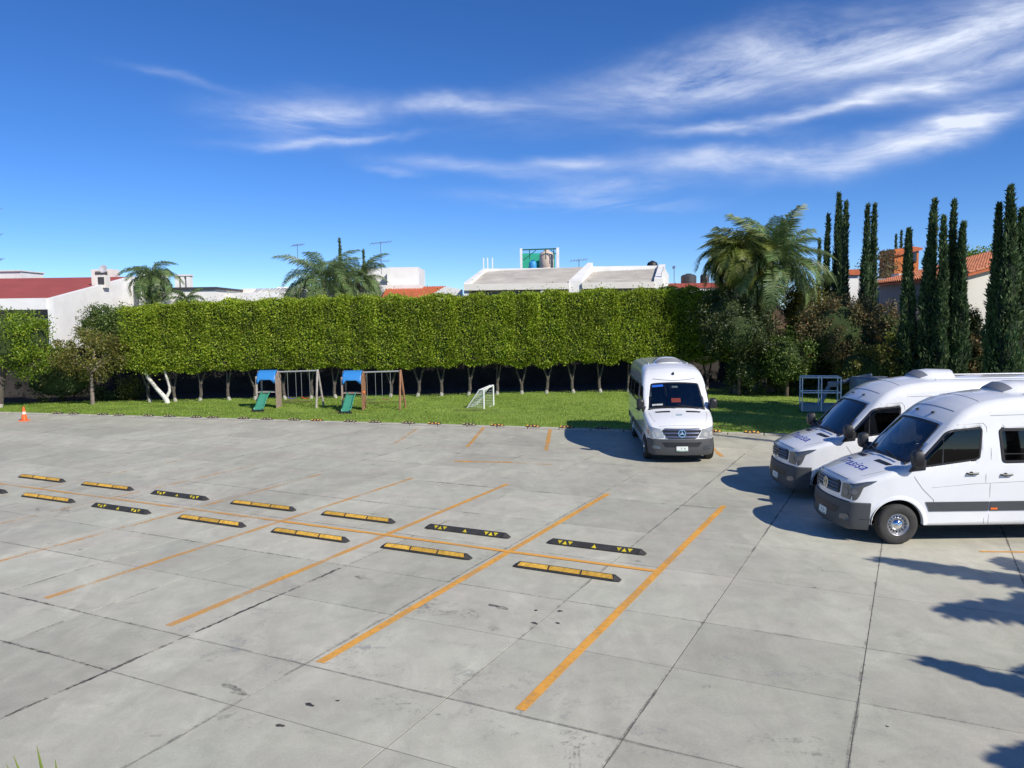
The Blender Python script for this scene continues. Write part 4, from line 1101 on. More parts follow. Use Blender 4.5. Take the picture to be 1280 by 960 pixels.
obj('chassis', MB().bbox((2.1, 1.3, .42), (1.9, .9, .24), .04), LB, lf)
for x in (1.4, 2.8):
    for y in (.75, 1.85):
        obj('wheel', MB().lathe([(0, -.1), (.28, -.1), (.33, -.06), (.33, .06), (.28, .1), (0, .1)], 18, Matrix.Rotation(-math.pi / 2, 3, 'X'), (x, y, .30)), RUBBER, lf, smooth=True)
# ------------------------------------------------------------------ hedge of clipped ficus trees
HL = leafmat('ficus_leaves', (.16, .27, .016), (.36, .45, .03), (.50, .55, .07), .4, .6)
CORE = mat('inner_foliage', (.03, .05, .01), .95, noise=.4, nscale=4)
def bark_material(name, col, white=None, zw=.45):
    mt, nt, b = newmat(name); N, L = nt.nodes, nt.links
    tc = N.new('ShaderNodeTexCoord'); ge = N.new('ShaderNodeNewGeometry')
    n = N.new('ShaderNodeTexNoise'); n.inputs['Scale'].default_value = 6; n.inputs['Detail'].default_value = 7
    L.new(tc.outputs['Object'], n.inputs[0])
    mr = N.new('ShaderNodeMapRange'); L.new(n.outputs[0], mr.inputs[0]); mr.inputs[1].default_value = .3; mr.inputs[2].default_value = .7; mr.inputs[3].default_value = .6; mr.inputs[4].default_value = 1.3
    vm = N.new('ShaderNodeVectorMath'); vm.operation = 'SCALE'; vm.inputs[0].default_value = col; L.new(mr.outputs[0], vm.inputs['Scale'])
    L.new(vm.outputs[0], b.inputs['Base Color'])
    if white:   # limewash up to knee height
        sp = N.new('ShaderNodeSeparateXYZ'); L.new(tc.outputs['Object'], sp.inputs[0])
        ad = N.new('ShaderNodeMath'); ad.operation = 'MULTIPLY_ADD'; L.new(n.outputs[0], ad.inputs[0]); ad.inputs[1].default_value = .3; L.new(sp.outputs[2], ad.inputs[2])
        lt_ = N.new('ShaderNodeMath'); lt_.operation = 'LESS_THAN'; L.new(ad.outputs[0], lt_.inputs[0]); lt_.inputs[1].default_value = zw + .15
        mx = N.new('ShaderNodeMix'); mx.data_type = 'RGBA'; L.new(lt_.outputs[0], mx.inputs['Factor']); L.new(vm.outputs[0], mx.inputs[6]); mx.inputs[7].default_value = (*white, 1)
        L.new(mx.outputs[2], b.inputs['Base Color'])
    bp = N.new('ShaderNodeBump'); bp.inputs['Strength'].default_value = .6; bp.inputs['Distance'].default_value = .03; L.new(n.outputs[0], bp.inputs['Height']); L.new(bp.outputs[0], b.inputs['Normal'])
    b.inputs['Roughness'].default_value = .9; return mt
BARK = bark_material('pale_bark', (.10, .085, .07), (.40, .38, .34), .2)
BARKD = bark_material('dark_bark', (.10, .075, .055))
PALMB = bark_material('palm_bark', (.20, .17, .14))

def hedge_crown(seed, wd=1.95, h=3.65, dp=1.9, n=7800):
    """leaves of one clipped crown; z from 0 (underside) to h, trunk axis at x=y=0"""
    r = np.random.default_rng(seed)
    hx, hy = wd / 2, dp / 2
    ph = r.uniform(0, 6.28, 8)
    def bulge(a, z): return .05 * np.sin(3.1 * a + ph[0] + 1.3 * z) + .05 * np.sin(5.7 * z + ph[1] + 2 * a) + .05 * np.sin(9 * a + ph[2]) * np.sin(8 * z + ph[3])
    out = []
    # front and back faces
    for sgn, m_ in ((-1, int(n * .50)), (1, int(n * .13))):
        a = r.uniform(-hx, hx, m_); z = r.random(m_) ** .92 * h
        und = .20 * (a / hx) ** 2 * 0 + .22 * np.abs(a / hx) ** 2 + .10 * np.sin(4 * a + ph[4])       # scalloped underside
        z = und + z * (1 - und / h)
        corner = np.clip((z - (h - .30)) / .30, 0, 1) ** 2 * .28 + np.clip((.45 - z) / .45, 0, 1) ** 2 * .25
        y = sgn * (hy + bulge(a, z) - corner - np.abs(r.normal(0, .10, m_)) - .03 * (np.abs(a) / hx) ** 4 + np.where(r.random(m_) < .06, .12, 0))
        out.append((np.stack([a, y, z], 1), np.array([0, sgn * .9, .25])))
    # top with a few long shoots
    m_ = int(n * .22); a = r.uniform(-hx, hx, m_); y = r.uniform(-hy * .95, hy * .9, m_)
    z = h + .10 * np.sin(3 * a + ph[5]) + .08 * np.sin(4.3 * y + ph[6] + a * 5) - np.abs(r.normal(0, .08, m_)) + np.where(r.random(m_) < .12, r.exponential(.09, m_), 0)
    out.append((np.stack([a, y, z], 1), np.array([0, -.2, 1.0])))
    # underside
    m_ = int(n * .10); a = r.uniform(-hx, hx, m_); y = r.uniform(-hy * .85, hy * .85, m_)
    z = .22 * np.abs(a / hx) ** 2 + .10 * np.sin(4 * a + ph[4]) + np.abs(r.normal(0, .12, m_)); out.append((np.stack([a, y, z], 1), np.array([0, 0, -.8])))
    for sgn in (-1, 1):
        m_ = int(n * .05); y = r.uniform(-hy, hy, m_); z = r.random(m_) * h; a = sgn * (hx + .05 * np.sin(4 * z + ph[7]) - np.abs(r.normal(0, .07, m_)))
        out.append((np.stack([a, y, z], 1), np.array([sgn * .9, 0, .2])))
    return np.concatenate([leaves(P, .108, .06, lean=l, spread=.85, r=r) for P, l in out])
crown_me = []
for k in range(6):
    me = qmesh('crown', hedge_crown(100 + k)); me.materials.append(HL); crown_me.append(me)
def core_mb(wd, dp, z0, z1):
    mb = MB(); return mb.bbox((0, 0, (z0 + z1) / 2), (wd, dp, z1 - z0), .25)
TR = [184, 216, 247, 284, 317, 354, 387, 418, 452, 487, 521, 551, 585, 621, 652, 683, 717, 751, 786, 820, 852, 884, 915, 945]
def fork_trunk(name, x, y, h, r0, lean, forks, mt, parent, sd):
    rr = random.Random(sd); mb = MB(); hf = h * rr.uniform(.25, .42)
    mid = Vector((lean * hf + rr.uniform(-.03, .03), rr.uniform(-.03, .03), hf * .5)); top = Vector((lean * hf, 0, hf))
    mb.tube([(0, 0, -.05), (0.01, 0, .08), mid, top], [r0 * 1.45, r0 * 1.1, r0 * .95, r0 * .9], 8)
    for f in forks:
        e = top + Vector((f, rr.uniform(-.15, .15), h - hf)); m1 = top.lerp(e, .5) + Vector((f * .12, 0, -.05))
        mb.tube([top - Vector((0, 0, .04)), m1, e], [r0 * .7, r0 * .55, r0 * .4], 7)
    return obj(name, mb, mt, parent, smooth=True)
ntree = len(TR)
hedge_words = ['leftmost', 'second', 'third', 'fourth', 'fifth', 'sixth', 'seventh', 'eighth', 'ninth', 'tenth', 'eleventh', 'twelfth', 'thirteenth', 'fourteenth', 'fifteenth', 'sixteenth', 'seventeenth', 'eighteenth', 'nineteenth', 'twentieth', 'twenty-first', 'twenty-second', 'twenty-third', 'twenty-fourth']
for i, px in enumerate(TR):
    Y = 42.2 + .083 * ((px - 640) / 998 * 42); x = (px - 640) / 998 * Y; Y = hedge_y(x) - .1
    u = i / (ntree - 1)
    t = thing('ficus_tree', 'clipped hedge ficus, %s from the left, crown %s' % (hedge_words[i] if i else 'first', 'in bright sun' if i < 18 else 'in shade'), 'hedge tree', (x, Y, .05), 0, 'clipped ficus trees forming the long hedge')
    z0 = 1.62 + random.uniform(-.1, .1); zt = float(np.interp(px, [170, 260, 300, 450, 640, 700, 830, 950], [4.9, 4.95, 5.07, 5.15, 5.25, 5.37, 5.41, 5.2])) + random.uniform(-.06, .06)
    me = crown_me[i % 6]; c = bpy.data.objects.new('crown', me); link(c, t)
    c.location = (0, 0, z0); c.scale = (1.0 if i % 2 else -1.0, 1, (zt - z0) / 3.65)
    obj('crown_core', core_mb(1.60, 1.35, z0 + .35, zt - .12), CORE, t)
    fk = [(-.35, .3), (-.3, .25), (-.1, .35), (.0, .25), (-.4, .35)][i % 5]
    fork_trunk('trunk', 0, 0, z0 + .5, .085, random.uniform(-.15, .15), fk, BARK, t, i)
# the leaning limewashed tree at the hedge's left end
p = gnd(209, 506)
t = thing('ficus_tree', 'white-limed forked trunk leaning out under the left end of the hedge', 'tree', (p.x, p.y, .04), 0)
mb = MB(); mb.tube([(0.02, 0, -.05), (0, 0, .15), (-.1, 0, .35)], [.17, .13, .13], 9)
mb.tube([(-.05, 0, .28), (-.45, 0, .75), (-.95, .1, 1.35), (-1.25, .2, 2.1)], [.12, .10, .09, .06], 8); mb.tube([(-.05, 0, .28), (.16, 0, .65), (.15, 0, .9), (-.15, .1, 1.9)], [.09, .07, .06, .05], 8)
obj('trunk', mb, bark_material('limed_bark', (.5, .48, .43), (.66, .64, .58), .8), t, smooth=True)
obj('crown', qmesh('crown', leaves(np.array([-.9, .2, 2.5]) + rng.normal(size=(2600, 3)) * np.array([.55, .45, .40]), .12, .065)), HL, t)

# ------------------------------------------------------------------ broad crowned trees and bushes
def clumps(r, n, rx, ry, rz, c, per, cr, shell=.55, size=.11, wid=.06, flat=1.0, lean=(0, 0, .3)):
    d = unit(r.normal(size=(n, 3))); q = (shell + (1 - shell) * r.random(n) ** .6)[:, None]
    C = d * q * np.array([rx, ry, rz]) + np.array(c)
    rad = cr * r.uniform(.55, 1.35, n)
    P = np.repeat(C, per, 0) + unit(r.normal(size=(n * per, 3))) * (np.repeat(rad, per)[:, None] * r.random((n * per, 1)) ** .5) * np.array([1, 1, flat])
    return leaves(P, size, wid, lean=np.array(lean), r=r), C
def tree(name, label, cat, base, h, crown, lm, seed, n=60, per=130, cr=.42, trunk_r=.10, bark=None, size=.11, wid=.06, limbs=7, core=None, group=None, parts=True, shell=.5):
    """crown = (cx, cy, cz, rx, ry, rz) relative to the base"""
    r = np.random.default_rng(seed); t = thing(name, label, cat, base, 0, group)
    Q, C = clumps(r, n, crown[3], crown[4], crown[5], crown[:3], per, cr, shell=shell, size=size, wid=wid)
    obj('crown', qmesh('crown', Q), lm, t)
    mb = MB(); top = Vector((crown[0] * .5, crown[1] * .5, max(.3, crown[2] - crown[5] * .7)))
    mb.tube([(0, 0, -.1), (0, 0, .1), Vector((crown[0] * .2, 0, top.z * .5)), top], [trunk_r * 1.5, trunk_r * 1.1, trunk_r, trunk_r * .8], 9)
    for k in r.choice(len(C), min(limbs, len(C)), replace=False):
        e = Vector(C[k]); m1 = top.lerp(e, .5) + Vector((0, 0, .12 * crown[5])); mb.tube([top - Vector((0, 0, .05)), m1, e], [trunk_r * .6, trunk_r * .4, trunk_r * .15], 6)
    obj('trunk', mb, bark or BARKD, t, smooth=True)
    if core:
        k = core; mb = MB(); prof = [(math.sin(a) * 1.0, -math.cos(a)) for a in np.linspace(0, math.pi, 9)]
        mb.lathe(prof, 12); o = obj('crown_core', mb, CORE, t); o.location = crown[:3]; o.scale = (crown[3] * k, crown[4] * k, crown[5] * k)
    return t
LM_BR = leafmat('bright_leaves', (.10, .19, .008), (.24, .36, .02), (.42, .46, .05), .4)
LM_OL = leafmat('olive_leaves', (.085, .10, .018), (.20, .20, .035), (.26, .20, .06), .3)
LM_DK = leafmat('shade_dark_leaves', (.018, .038, .012), (.06, .09, .022), (.11, .12, .03), .2)  # leaf albedo lowered to carry the shade on the right-hand shrubs
LM_MD = leafmat('mid_dark_leaves', (.05, .10, .015), (.13, .20, .03), (.2, .24, .05), .25)
LM_BN = leafmat('brown_olive_leaves', (.07, .07, .03), (.19, .165, .06), (.34, .19, .09), .3)
LM_RD = leafmat('reddish_leaves', (.12, .07, .03), (.25, .13, .06), (.10, .12, .03), .2)
LM_YG = leafmat('yellow_green_leaves', (.10, .14, .01), (.28, .30, .03), None, .35)
def B(px, py): p = gnd(px, py); return (p.x, p.y, .04)
b0 = B(-2, 512)
tree('ficus_tree', 'bright green round-crowned tree with limed trunk at the left edge', 'tree', b0, 5, (.75, .0, 3.25, 2.35, 1.9, 1.75), LM_BR, 11, n=100, per=150, cr=.5, trunk_r=.2, bark=BARK, core=.72)
b0 = B(116, 508)
tree('small_tree', 'olive-brown small tree with forked grey trunk beside the hedge end', 'tree', b0, 4, (.05, 0, 2.55, 2.0, 1.5, 1.15), LM_OL, 12, n=85, per=95, cr=.40, trunk_r=.09, bark=bark_material('grey_bark', (.22, .18, .15)), size=.12, limbs=10)
b0 = B(140, 500)
tree('small_tree', 'dark green tree rising between the white house and the hedge end', 'tree', (b0[0], b0[1] + 1.2, 0), 5, (.0, .0, 3.65, 2.2, 1.2, 1.6), LM_MD, 13, n=170, per=130, cr=.45, trunk_r=.1, core=.65)
for i, (px, py, dy, cx, cz, rx, rz, lm, lab, cat, n) in enumerate((
    (40, 512, 2.5, 0, 1.2, 2.3, 1.1, LM_DK, 'dark shaded shrub behind the bright green tree', 'shrub', 50),
    (80, 506, 1.0, 0, 1.1, .95, .75, LM_RD, 'rust-tinted shrub between the two left trees', 'shrub', 40),
    (132, 504, .6, 0, .35, .9, .4, LM_DK, 'low dark shrub at the foot of the olive tree', 'shrub', 30),
    (160, 503, .4, 0, .65, .75, .6, LM_OL, 'low yellowish shrub beside the leaning white trunk', 'shrub', 40))):
    b0 = B(px, py); tree('shrub', lab, cat, (b0[0], b0[1] + dy, 0), 2, (cx, 0, cz, rx, .8, rz), lm, 30 + i, n=n, per=90, cr=.32, trunk_r=.04, size=.10, core=.7)
# right hand side: brown tree, shrubs and a mass behind the vans in shade-darkened leaves
def TX(px, Y): return (px - 640) / 998 * Y
for i, (px, Y, ztop, zbot, rx, lm, lab, cat, n, cr) in enumerate((
    (1052, 39.0, 5.05, 1.0, 2.2, LM_BN, 'brown-green leafy tree with russet tips behind the boom lift', 'tree', 120, .42),
    (1106, 40.0, 4.6, .9, 1.4, LM_BN, 'russet-leaved tree between the slim cypresses behind the vans', 'tree', 70, .40),
    (1128, 38.0, 3.2, .4, 1.4, LM_YG, 'yellow-green bush at the foot of the lone cypress', 'shrub', 55, .36),
    (1085, 37.5, 2.7, .3, 1.6, LM_OL, 'olive bush right above the farther van roof', 'shrub', 50, .36),
    (1020, 40.5, 3.0, .2, 1.8, LM_DK, 'dark shrub behind the boom lift basket', 'shrub', 60, .42),
    (975, 43.8, 4.6, .5, 1.5, LM_DK, 'dark leafy tree just right of the big palm trunk', 'tree', 60, .45),
    (915, 41.0, 5.5, 2.3, 1.9, LM_DK, 'dark tree crown under the big palms at the hedge end', 'tree', 80, .5),
    (925, 39.6, 4.4, 1.9, 1.9, LM_DK, 'added shade-dark tree hiding the trunk of the yellowing palm', 'tree', 90, .45),  # added dark crown in place of shade over the palm trunk
    (985, 39.0, 3.2, .8, 1.3, LM_MD, 'mid green tree under the tall palm', 'tree', 60, .4),
    (1003, 42.5, 5.7, 1.5, 1.5, LM_OL, 'olive tree filling the gap right of the big palm', 'tree', 170, .5),
    (985, 39.6, 3.1, .3, 1.5, LM_DK, 'added shade-dark shrub before the big palm trunk', 'shrub', 60, .42),  # added dark filler where the palm trunk stands in shade
    (935, 40.0, 2.4, .2, 1.0, LM_DK, 'added low shade-dark shrub between the two palm trunks', 'shrub', 40, .36),  # added as well, for the shaded gap between the trunks
    (1165, 38.5, 2.6, .2, 1.6, LM_DK, 'dark shrub under the middle cypress group', 'shrub', 60, .40),
    (1228, 37.0, 3.0, .2, 1.3, LM_BN, 'grey-brown bush before the white gable wall', 'shrub', 60, .36),
    (1215, 37.5, 4.4, .3, .42, LM_DK, 'short dark pointed bush before the white gable wall', 'shrub', 30, .30),
    (1290, 34.0, 2.7, .2, 1.8, LM_DK, 'dark shrub at the right edge behind the vans', 'shrub', 60, .42),
    (1140, 43.0, 4.0, .5, 2.0, LM_DK, 'dark tree filling the gap before the shade-grey side wall', 'tree', 70, .45))):
    cz = (ztop + zbot) / 2; rz_ = (ztop - zbot) / 2
    tree('leafy_tree' if cat == 'tree' else 'shrub', lab, cat, (TX(px, Y), Y, 0), ztop, (0, 0, cz, rx, min(rx, 1.3), rz_), lm, 50 + i, n=n, per=100, cr=cr, trunk_r=.08 if cat == 'tree' else .04, size=.12, wid=.065, core=.72, shell=.6)
# green crown beyond the terracotta roof
tree('leafy_tree', 'light green tree crown showing above the terracotta roof', 'tree', (TX(1222, 62), 62, 0), 9, (0, 0, 7.3, 2.9, 2, 1.7), LM_BR, 80, n=60, per=60, cr=.7, size=.2, wid=.12, core=.8)
tree('leafy_tree', 'thin brown-twigged tree beside the orange tower', 'tree', (TX(1095, 55), 55, 0), 9, (0, 0, 7.0, 1.5, 1.2, 1.35), LM_BN, 81, n=50, per=36, cr=.5, size=.16, wid=.08)
# ------------------------------------------------------------------ cypresses
CY = leafmat('cypress_leaves', (.035, .08, .03), (.09, .155, .06), (.15, .19, .08), .15, .6)
def cypress_mesh(seed, n=5200, open_=0.0):
    """unit cypress: height 1, widest radius 1 (scaled per tree)"""
    r = np.random.default_rng(seed); z = r.random(n) ** 1.12
    ph = r.uniform(0, 6.28, 6)
    prof = np.interp(z, [0, .04, .15, .35, .6, .8, .92, 1], [.6, .9, 1.0, .86, .56, .32, .17, .02])
    a = r.uniform(0, 6.28, n)
    lob = 1 + .22 * np.sin(3 * a + 9 * z + ph[0]) + .12 * np.sin(5 * a - 17 * z + ph[1]) + .16 * np.sin(31 * z + ph[2] + 2 * a) + .08 * np.sin(57 * z + a + ph[3])
    rad = prof * lob * (1 - np.abs(r.normal(0, .13, n)))
    wob = .10 * np.sin(6 * z + ph[4])
    P = np.stack([np.cos(a) * rad + wob * z, np.sin(a) * rad, z], 1)
    return P, np.stack([np.cos(a) * .45, np.sin(a) * .45, np.ones(n) * 1.3], 1), r
def cypress(px, ypx, Y, wpx, seed, label, group=None, n=5200, lean=0.0):
    x = TX(px, Y); zt = at(px, ypx, Y).z; R0 = wpx / 2 / 998 * Y
    t = thing('cypress_tree', label, 'cypress', (x, Y, 0), 0, group)
    P, l, r = cypress_mesh(seed, n); Pw = P * np.array([R0, R0, zt]); Pw[:, 0] += lean * P[:, 2] ** 2
    obj('crown', qmesh('crown', leaves(Pw, .22, .07, lean=l * 1.2, spread=.45, r=r)), CY, t)
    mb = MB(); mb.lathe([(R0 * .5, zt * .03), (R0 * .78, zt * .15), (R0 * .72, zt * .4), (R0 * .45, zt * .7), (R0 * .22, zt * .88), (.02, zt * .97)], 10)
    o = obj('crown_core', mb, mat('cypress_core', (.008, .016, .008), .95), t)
    if lean:
        for v in o.data.vertices: v.co.x += lean * (v.co.z / zt) ** 2
    obj('trunk', MB().tube([(0, 0, -.1), (0, 0, zt * .5)], [.12, .06], 8), BARKD, t, smooth=True)
G1 = 'slim cypresses along the right side'
for k, a in enumerate(((1031, 270, 44, 11, 'slim cypress just left of the broad twin-topped pair'), (1047, 244, 43, 22, 'broad dark cypress, tallest beside the big palm'), (1054.5, 254, 43.4, 14, 'cypress merged into the right side of the broad tall one'),
    (1078.5, 258, 42, 13, 'left one of two slim cypresses above the russet tree'), (1089.5, 257, 42.3, 12, 'right one of two slim cypresses above the russet tree'),
    (1134, 289, 37, 20, 'shorter lone cypress in front of the shade-grey side wall'), (1159.5, 252, 36.5, 22, 'tall cypress at the left of the middle group'), (1176, 273, 36, 16, 'shorter cypress second in the middle group'),
    (1188.5, 252, 36.4, 17, 'tall cypress third in the middle group'), (1197.5, 281, 36, 20, 'cypress at the right of the middle group before the white wall'),
    (1243, 258, 33, 20, 'slim cypress at the left of the rightmost cluster'), (1257.5, 236, 32.6, 30, 'tallest cypress, centre of the rightmost cluster'), (1268.5, 264, 33, 26, 'thick dark cypress at the right of the rightmost cluster'))):
    cypress(a[0], a[1], a[2], a[3] * 1.05, 200 + k, a[4], G1, n=6500 if a[3] > 18 else 4200, lean=(.0 if k % 3 else .12))
G2 = 'far cypress tips above the roofs'
for k, a in enumerate(((429.5, 300, 62, 6, 'taller far cypress behind the left palm'), (458.5, 314, 62, 4, 'smaller far cypress tip right of the left palm'), (1022.5, 300, 50, 7, 'small thin cypress behind the big palm fronds'),
    (1124, 289, 70, 5, 'left tiny cypress tip above the orange tower'), (1117.5, 294, 70, 4, 'leftmost tiny cypress tip beyond the orange tower'), (1278, 280, 36, 10, 'cypress cut by the right edge beyond the cluster'))):
    cypress(a[0], a[1], a[2], a[3], 230 + k, a[4], G2, n=2200)
# off to the right, where only their shadows reach the picture
G3 = 'cypress row beyond the right edge'
t = thing('cypress_tree', 'added slim cypress out of view at right, shaped to cast thin shade streaks', 'cypress', (14.3, 19.6, 0), 0)
P, l, r = cypress_mesh(259, 1500); obj('crown', qmesh('crown', leaves(P * np.array([.26, .26, 9.2]), .2, .07, lean=l * 1.2, spread=.45, r=r)), CY, t)  # added unseen tree, made slim to cast thin shadow streaks by the kerb
for k, (x, y, h) in enumerate(((15.9, 19.9, 9.4), (16.4, 20.6, 8.2), (17.4, 21.4, 9.6), (19.2, 23.4, 10.0), (21.8, 27.6, 10.0))):
    t = thing('cypress_tree', '%s cypress out of view beyond the right edge, shading the lawn' % ('nearest', 'second nearest', 'middle', 'fourth nearest', 'farthest')[k], 'cypress', (x, y, 0), 0, G3)
    P, l, r = cypress_mesh(260 + k, 3000); obj('crown', qmesh('crown', leaves(P * np.array([.55, .55, h]), .22, .08, lean=l * 1.2, spread=.45, r=r)), CY, t)
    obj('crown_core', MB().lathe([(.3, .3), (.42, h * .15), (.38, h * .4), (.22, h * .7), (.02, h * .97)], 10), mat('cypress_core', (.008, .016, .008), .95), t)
tree('leafy_tree', 'broad tree standing out of view to the right, shading the lawn', 'tree', (17.7, 21.7, 0), 8, (0, 0, 8.8, 2.5, 2.5, 3.6), LM_DK, 90, n=120, per=80, cr=.5, size=.16, wid=.1, core=.7)
tree('leafy_tree', 'second broad tree out of view to the right, shading the lawn end', 'tree', (19.9, 25.3, 0), 9, (0, 0, 8.8, 2.6, 2.5, 3.6), LM_DK, 91, n=120, per=80, cr=.5, size=.16, wid=.1, core=.7)

# ------------------------------------------------------------------ palms
PF = leafmat('palm_leaflets', (.08, .15, .045), (.20, .29, .10), (.32, .34, .14), .3, .45)
PFY = leafmat('yellowing_leaflets', (.07, .115, .02), (.20, .24, .045), (.32, .30, .09), .35, .5)
PFD = leafmat('dead_frond_leaflets', (.16, .10, .06), (.34, .23, .15), None, .2, .8)
def frond_mesh(name, L, droop, seed, mt, lw=.045, ll=.75, nl=46, hang=.8):
    """a feather leaf along +x, rising then drooping, with leaflets in two ranks"""
    r = np.random.default_rng(seed); mb = MB(); pts = []; a = 0.0; p = np.array([0., 0, 0]); n = 16
    for i in range(n + 1):
        pts.append(Vector(p)); u = i / n; a = -droop * u ** 1.25; p = p + np.array([math.cos(a), 0, math.sin(a)]) * L / n
    mb.tube(pts, [.035 * (1 - .85 * i / n) for i in range(n + 1)], 4, False)
    V, F = mb.v, [list(f) for f in mb.f]; Q = []
    for k in range(nl):
        u = .12 + .88 * (k + r.random() * .6) / nl; j = min(n - 1, int(u * n)); q = np.array(pts[j].lerp(pts[j + 1], u * n - j)); d = np.array((pts[j + 1] - pts[j]).normalized())
        for sg in (-1, 1):
            l = ll * (math.sin(math.pi * (.15 + .8 * u)) ** .6) * r.uniform(.75, 1.1)
            out = d * r.uniform(.35, .6) + np.array([0, sg * r.uniform(.5, .9), r.uniform(-.1, .35)]); out /= np.linalg.norm(out)
            m1 = q + out * l * .45; tip = m1 + (out * (1 - hang) + np.array([0, 0, -hang])) * l * .6; s = np.cross(out, [0, 0, 1.]); s = d * lw
            Q.append([q - s * .3, q + s * .3, m1 + s * .5, m1 - s * .5]); Q.append([m1 - s * .5, m1 + s * .5, tip + s * .12, tip - s * .12])
    base = len(V)
    for q in Q:
        o = len(V); V.extend([tuple(x) for x in q]); F.append([o, o + 1, o + 2, o + 3])
    me = bpy.data.meshes.new(name); me.from_pydata(V, [], F); me.materials.append(mt); return me
FR = {}
def palm(label, loc, h, L, seed, nf=26, mt=PF, dead=False, group=None, lw=.045, up=1.1, down=-.35, ll=.75, trunk_r=.16, nl=46, azs=None, kinds=(.9, 1.6, 2.3)):
    r = random.Random(seed); t = thing('palm_tree', label, 'palm', loc, 0, group)
    key = (L, mt.name, lw, ll)
    if key not in FR: FR[key] = [frond_mesh('frond', L, dr, 300 + k, mt, lw, ll, nl) for k, dr in enumerate(kinds)]
    obj('trunk', MB().tube([(0, 0, -.1), (.02, 0, h * .4), (0, 0, h * .8), (0, 0, h)], [trunk_r * 1.4, trunk_r * 1.05, trunk_r * .9, trunk_r * 1.1], 12), PALMB, t, smooth=True)
    for k in range(nf):
        e = up + (down - up) * (k / (nf - 1)) ** .9; o = bpy.data.objects.new('frond', FR[key][min(2, int(3 * k / nf + r.random() * .8))]); link(o, t)
        o.location = (0, 0, h); o.rotation_euler = (r.uniform(-.2, .2), -e, k * 2.4 + r.uniform(-.3, .3)); s = r.uniform(.8, 1.08); o.scale = (s, s, s)
    if dead:
        dm = frond_mesh('dead_frond', 1.9, .6, 77, PFD, .06, .5, 30)
        for k in range(12):
            o = bpy.data.objects.new('dead_frond', dm); link(o, t); o.location = (.1 * math.cos(k), .1 * math.sin(k), h - .5); o.rotation_euler = (0, 1.25 + r.uniform(-.1, .15), k * .53)
    return t
Y = 41.3; zc = at(965, 337, Y).z
palm('tall green feather palm with upright fronds and hanging dead skirt, right of the hedge', (TX(966, Y), Y, 0), zc, 3.5, 5, nf=36, up=1.5, down=-.15, lw=.04, ll=1.2, trunk_r=.2, nl=110)
Y = 40.9; zc = at(919, 322, Y).z
palm('yellowing drooping palm just left of the tall green one', (TX(921, Y), Y, 0), zc, 2.3, 6, nf=54, mt=PFY, up=1.35, down=-.5, lw=.04, ll=1.1, trunk_r=.13, nl=85, kinds=(1.7, 2.2, 2.7))
Y = 41.3; zc = at(966, 378, Y).z
dm = frond_mesh('dead_frond', 1.9, .5, 77, PFD, .07, .5, 34)
t_ = [o for o in bpy.data.objects if o.name.startswith('palm_tree') and 'dead skirt' in o.get('label', '')][0]
for k in range(16):
    o = bpy.data.objects.new('dead_frond', dm); link(o, t_); o.location = (.3 * math.cos(k * .4), .3 * math.sin(k * .4), zc - .05); o.rotation_euler = (0, 1.05 + .35 * random.random(), k * .39)
Y = 56; zc = at(412, 352, Y).z
palm('wide arching palm behind the hedge, left of the white roof boxes', (TX(408, Y), Y, 0), zc, 4.3, 7, nf=30, up=1.2, down=-.2, lw=.05, ll=1.15, nl=70, kinds=(1.2, 1.7, 2.3))
Y = 58; zc = at(452, 352, Y).z
palm('smaller palm overlapping the right side of the wide arching one', (TX(450, Y), Y, 0), zc, 3.2, 8, nf=22, up=1.2, down=-.2, lw=.05, ll=1.0, nl=60, kinds=(1.2, 1.7, 2.3))
Y = 50; zc = at(196, 347, Y).z
palm('slender drooping palm before the white house walls at left', (TX(194, Y), Y, 0), zc, 2.1, 9, nf=34, up=1.15, down=-1.1, lw=.045, ll=.85, trunk_r=.1, kinds=(1.8, 2.3, 2.7))
Y = 49; zc = at(238, 375, Y).z
palm('sparse small palm top against the flat white house', (TX(236, Y), Y, 0), zc, 1.5, 10, nf=14, up=1.0, down=-.3, lw=.04, ll=.45, trunk_r=.08, kinds=(1.0, 1.6, 2.1))
# two palms out of view at the right, whose fronds shade the near paving
palm('palm standing out of view at right, its fronds shading the near paving', (13.7, 6.0, 0), 4.6, 3.0, 21, nf=26, up=1.0, down=-.3, lw=.14, ll=.8, group='palms beyond the right edge', kinds=(.7, 1.2, 1.8))
palm('lower palm out of view at right, nearest the camera side', (10.95, 3.0, 0), 3.9, 2.6, 22, nf=30, up=.9, down=-.3, lw=.12, ll=.7, group='palms beyond the right edge', kinds=(.7, 1.2, 1.8))
# ------------------------------------------------------------------ strap-leaved plant just below the camera
AG = leafmat('strap_leaves', (.16, .24, .03), (.26, .33, .07), None, .3, .4)
pl = thing('dracaena_plant', 'green strap-leaved plant whose pointed leaf tips rise at the bottom left corner', 'plant', (-1.95, 3.3, 0))
obj('stem', MB().tube([(0, 0, 0), (.03, 0, .7), (0, 0, 1.35)], [.07, .055, .05], 8), BARKD, pl, smooth=True)
def strap(tip, side=.03):
    tip = Vector(tip); b_ = Vector((0, 0, 1.3)); mid = b_.lerp(tip, .5) + Vector((0, 0, .10)); mb = MB(); pts = [b_.lerp(mid, t).lerp(mid.lerp(tip, t), t) for t in np.linspace(0, 1, 9)]
    n = Vector((1, .2, 0)); w = [side * .6, side * .9, side, side, side, side * .95, side * .8, side * .45, .001]; vs = []
    for p, q in zip(pts, w): vs += [p - n * q, p + Vector((0, -.25 * q, -.15 * q)), p + n * q]
    mb.add(vs, [(3 * i + a, 3 * i + 3 + a, 3 * i + 4 + a, 3 * i + 1 + a) for i in range(8) for a in (0, 1)]); return mb
base = Vector((-1.95, 3.3, 0)); rr = random.Random(4)
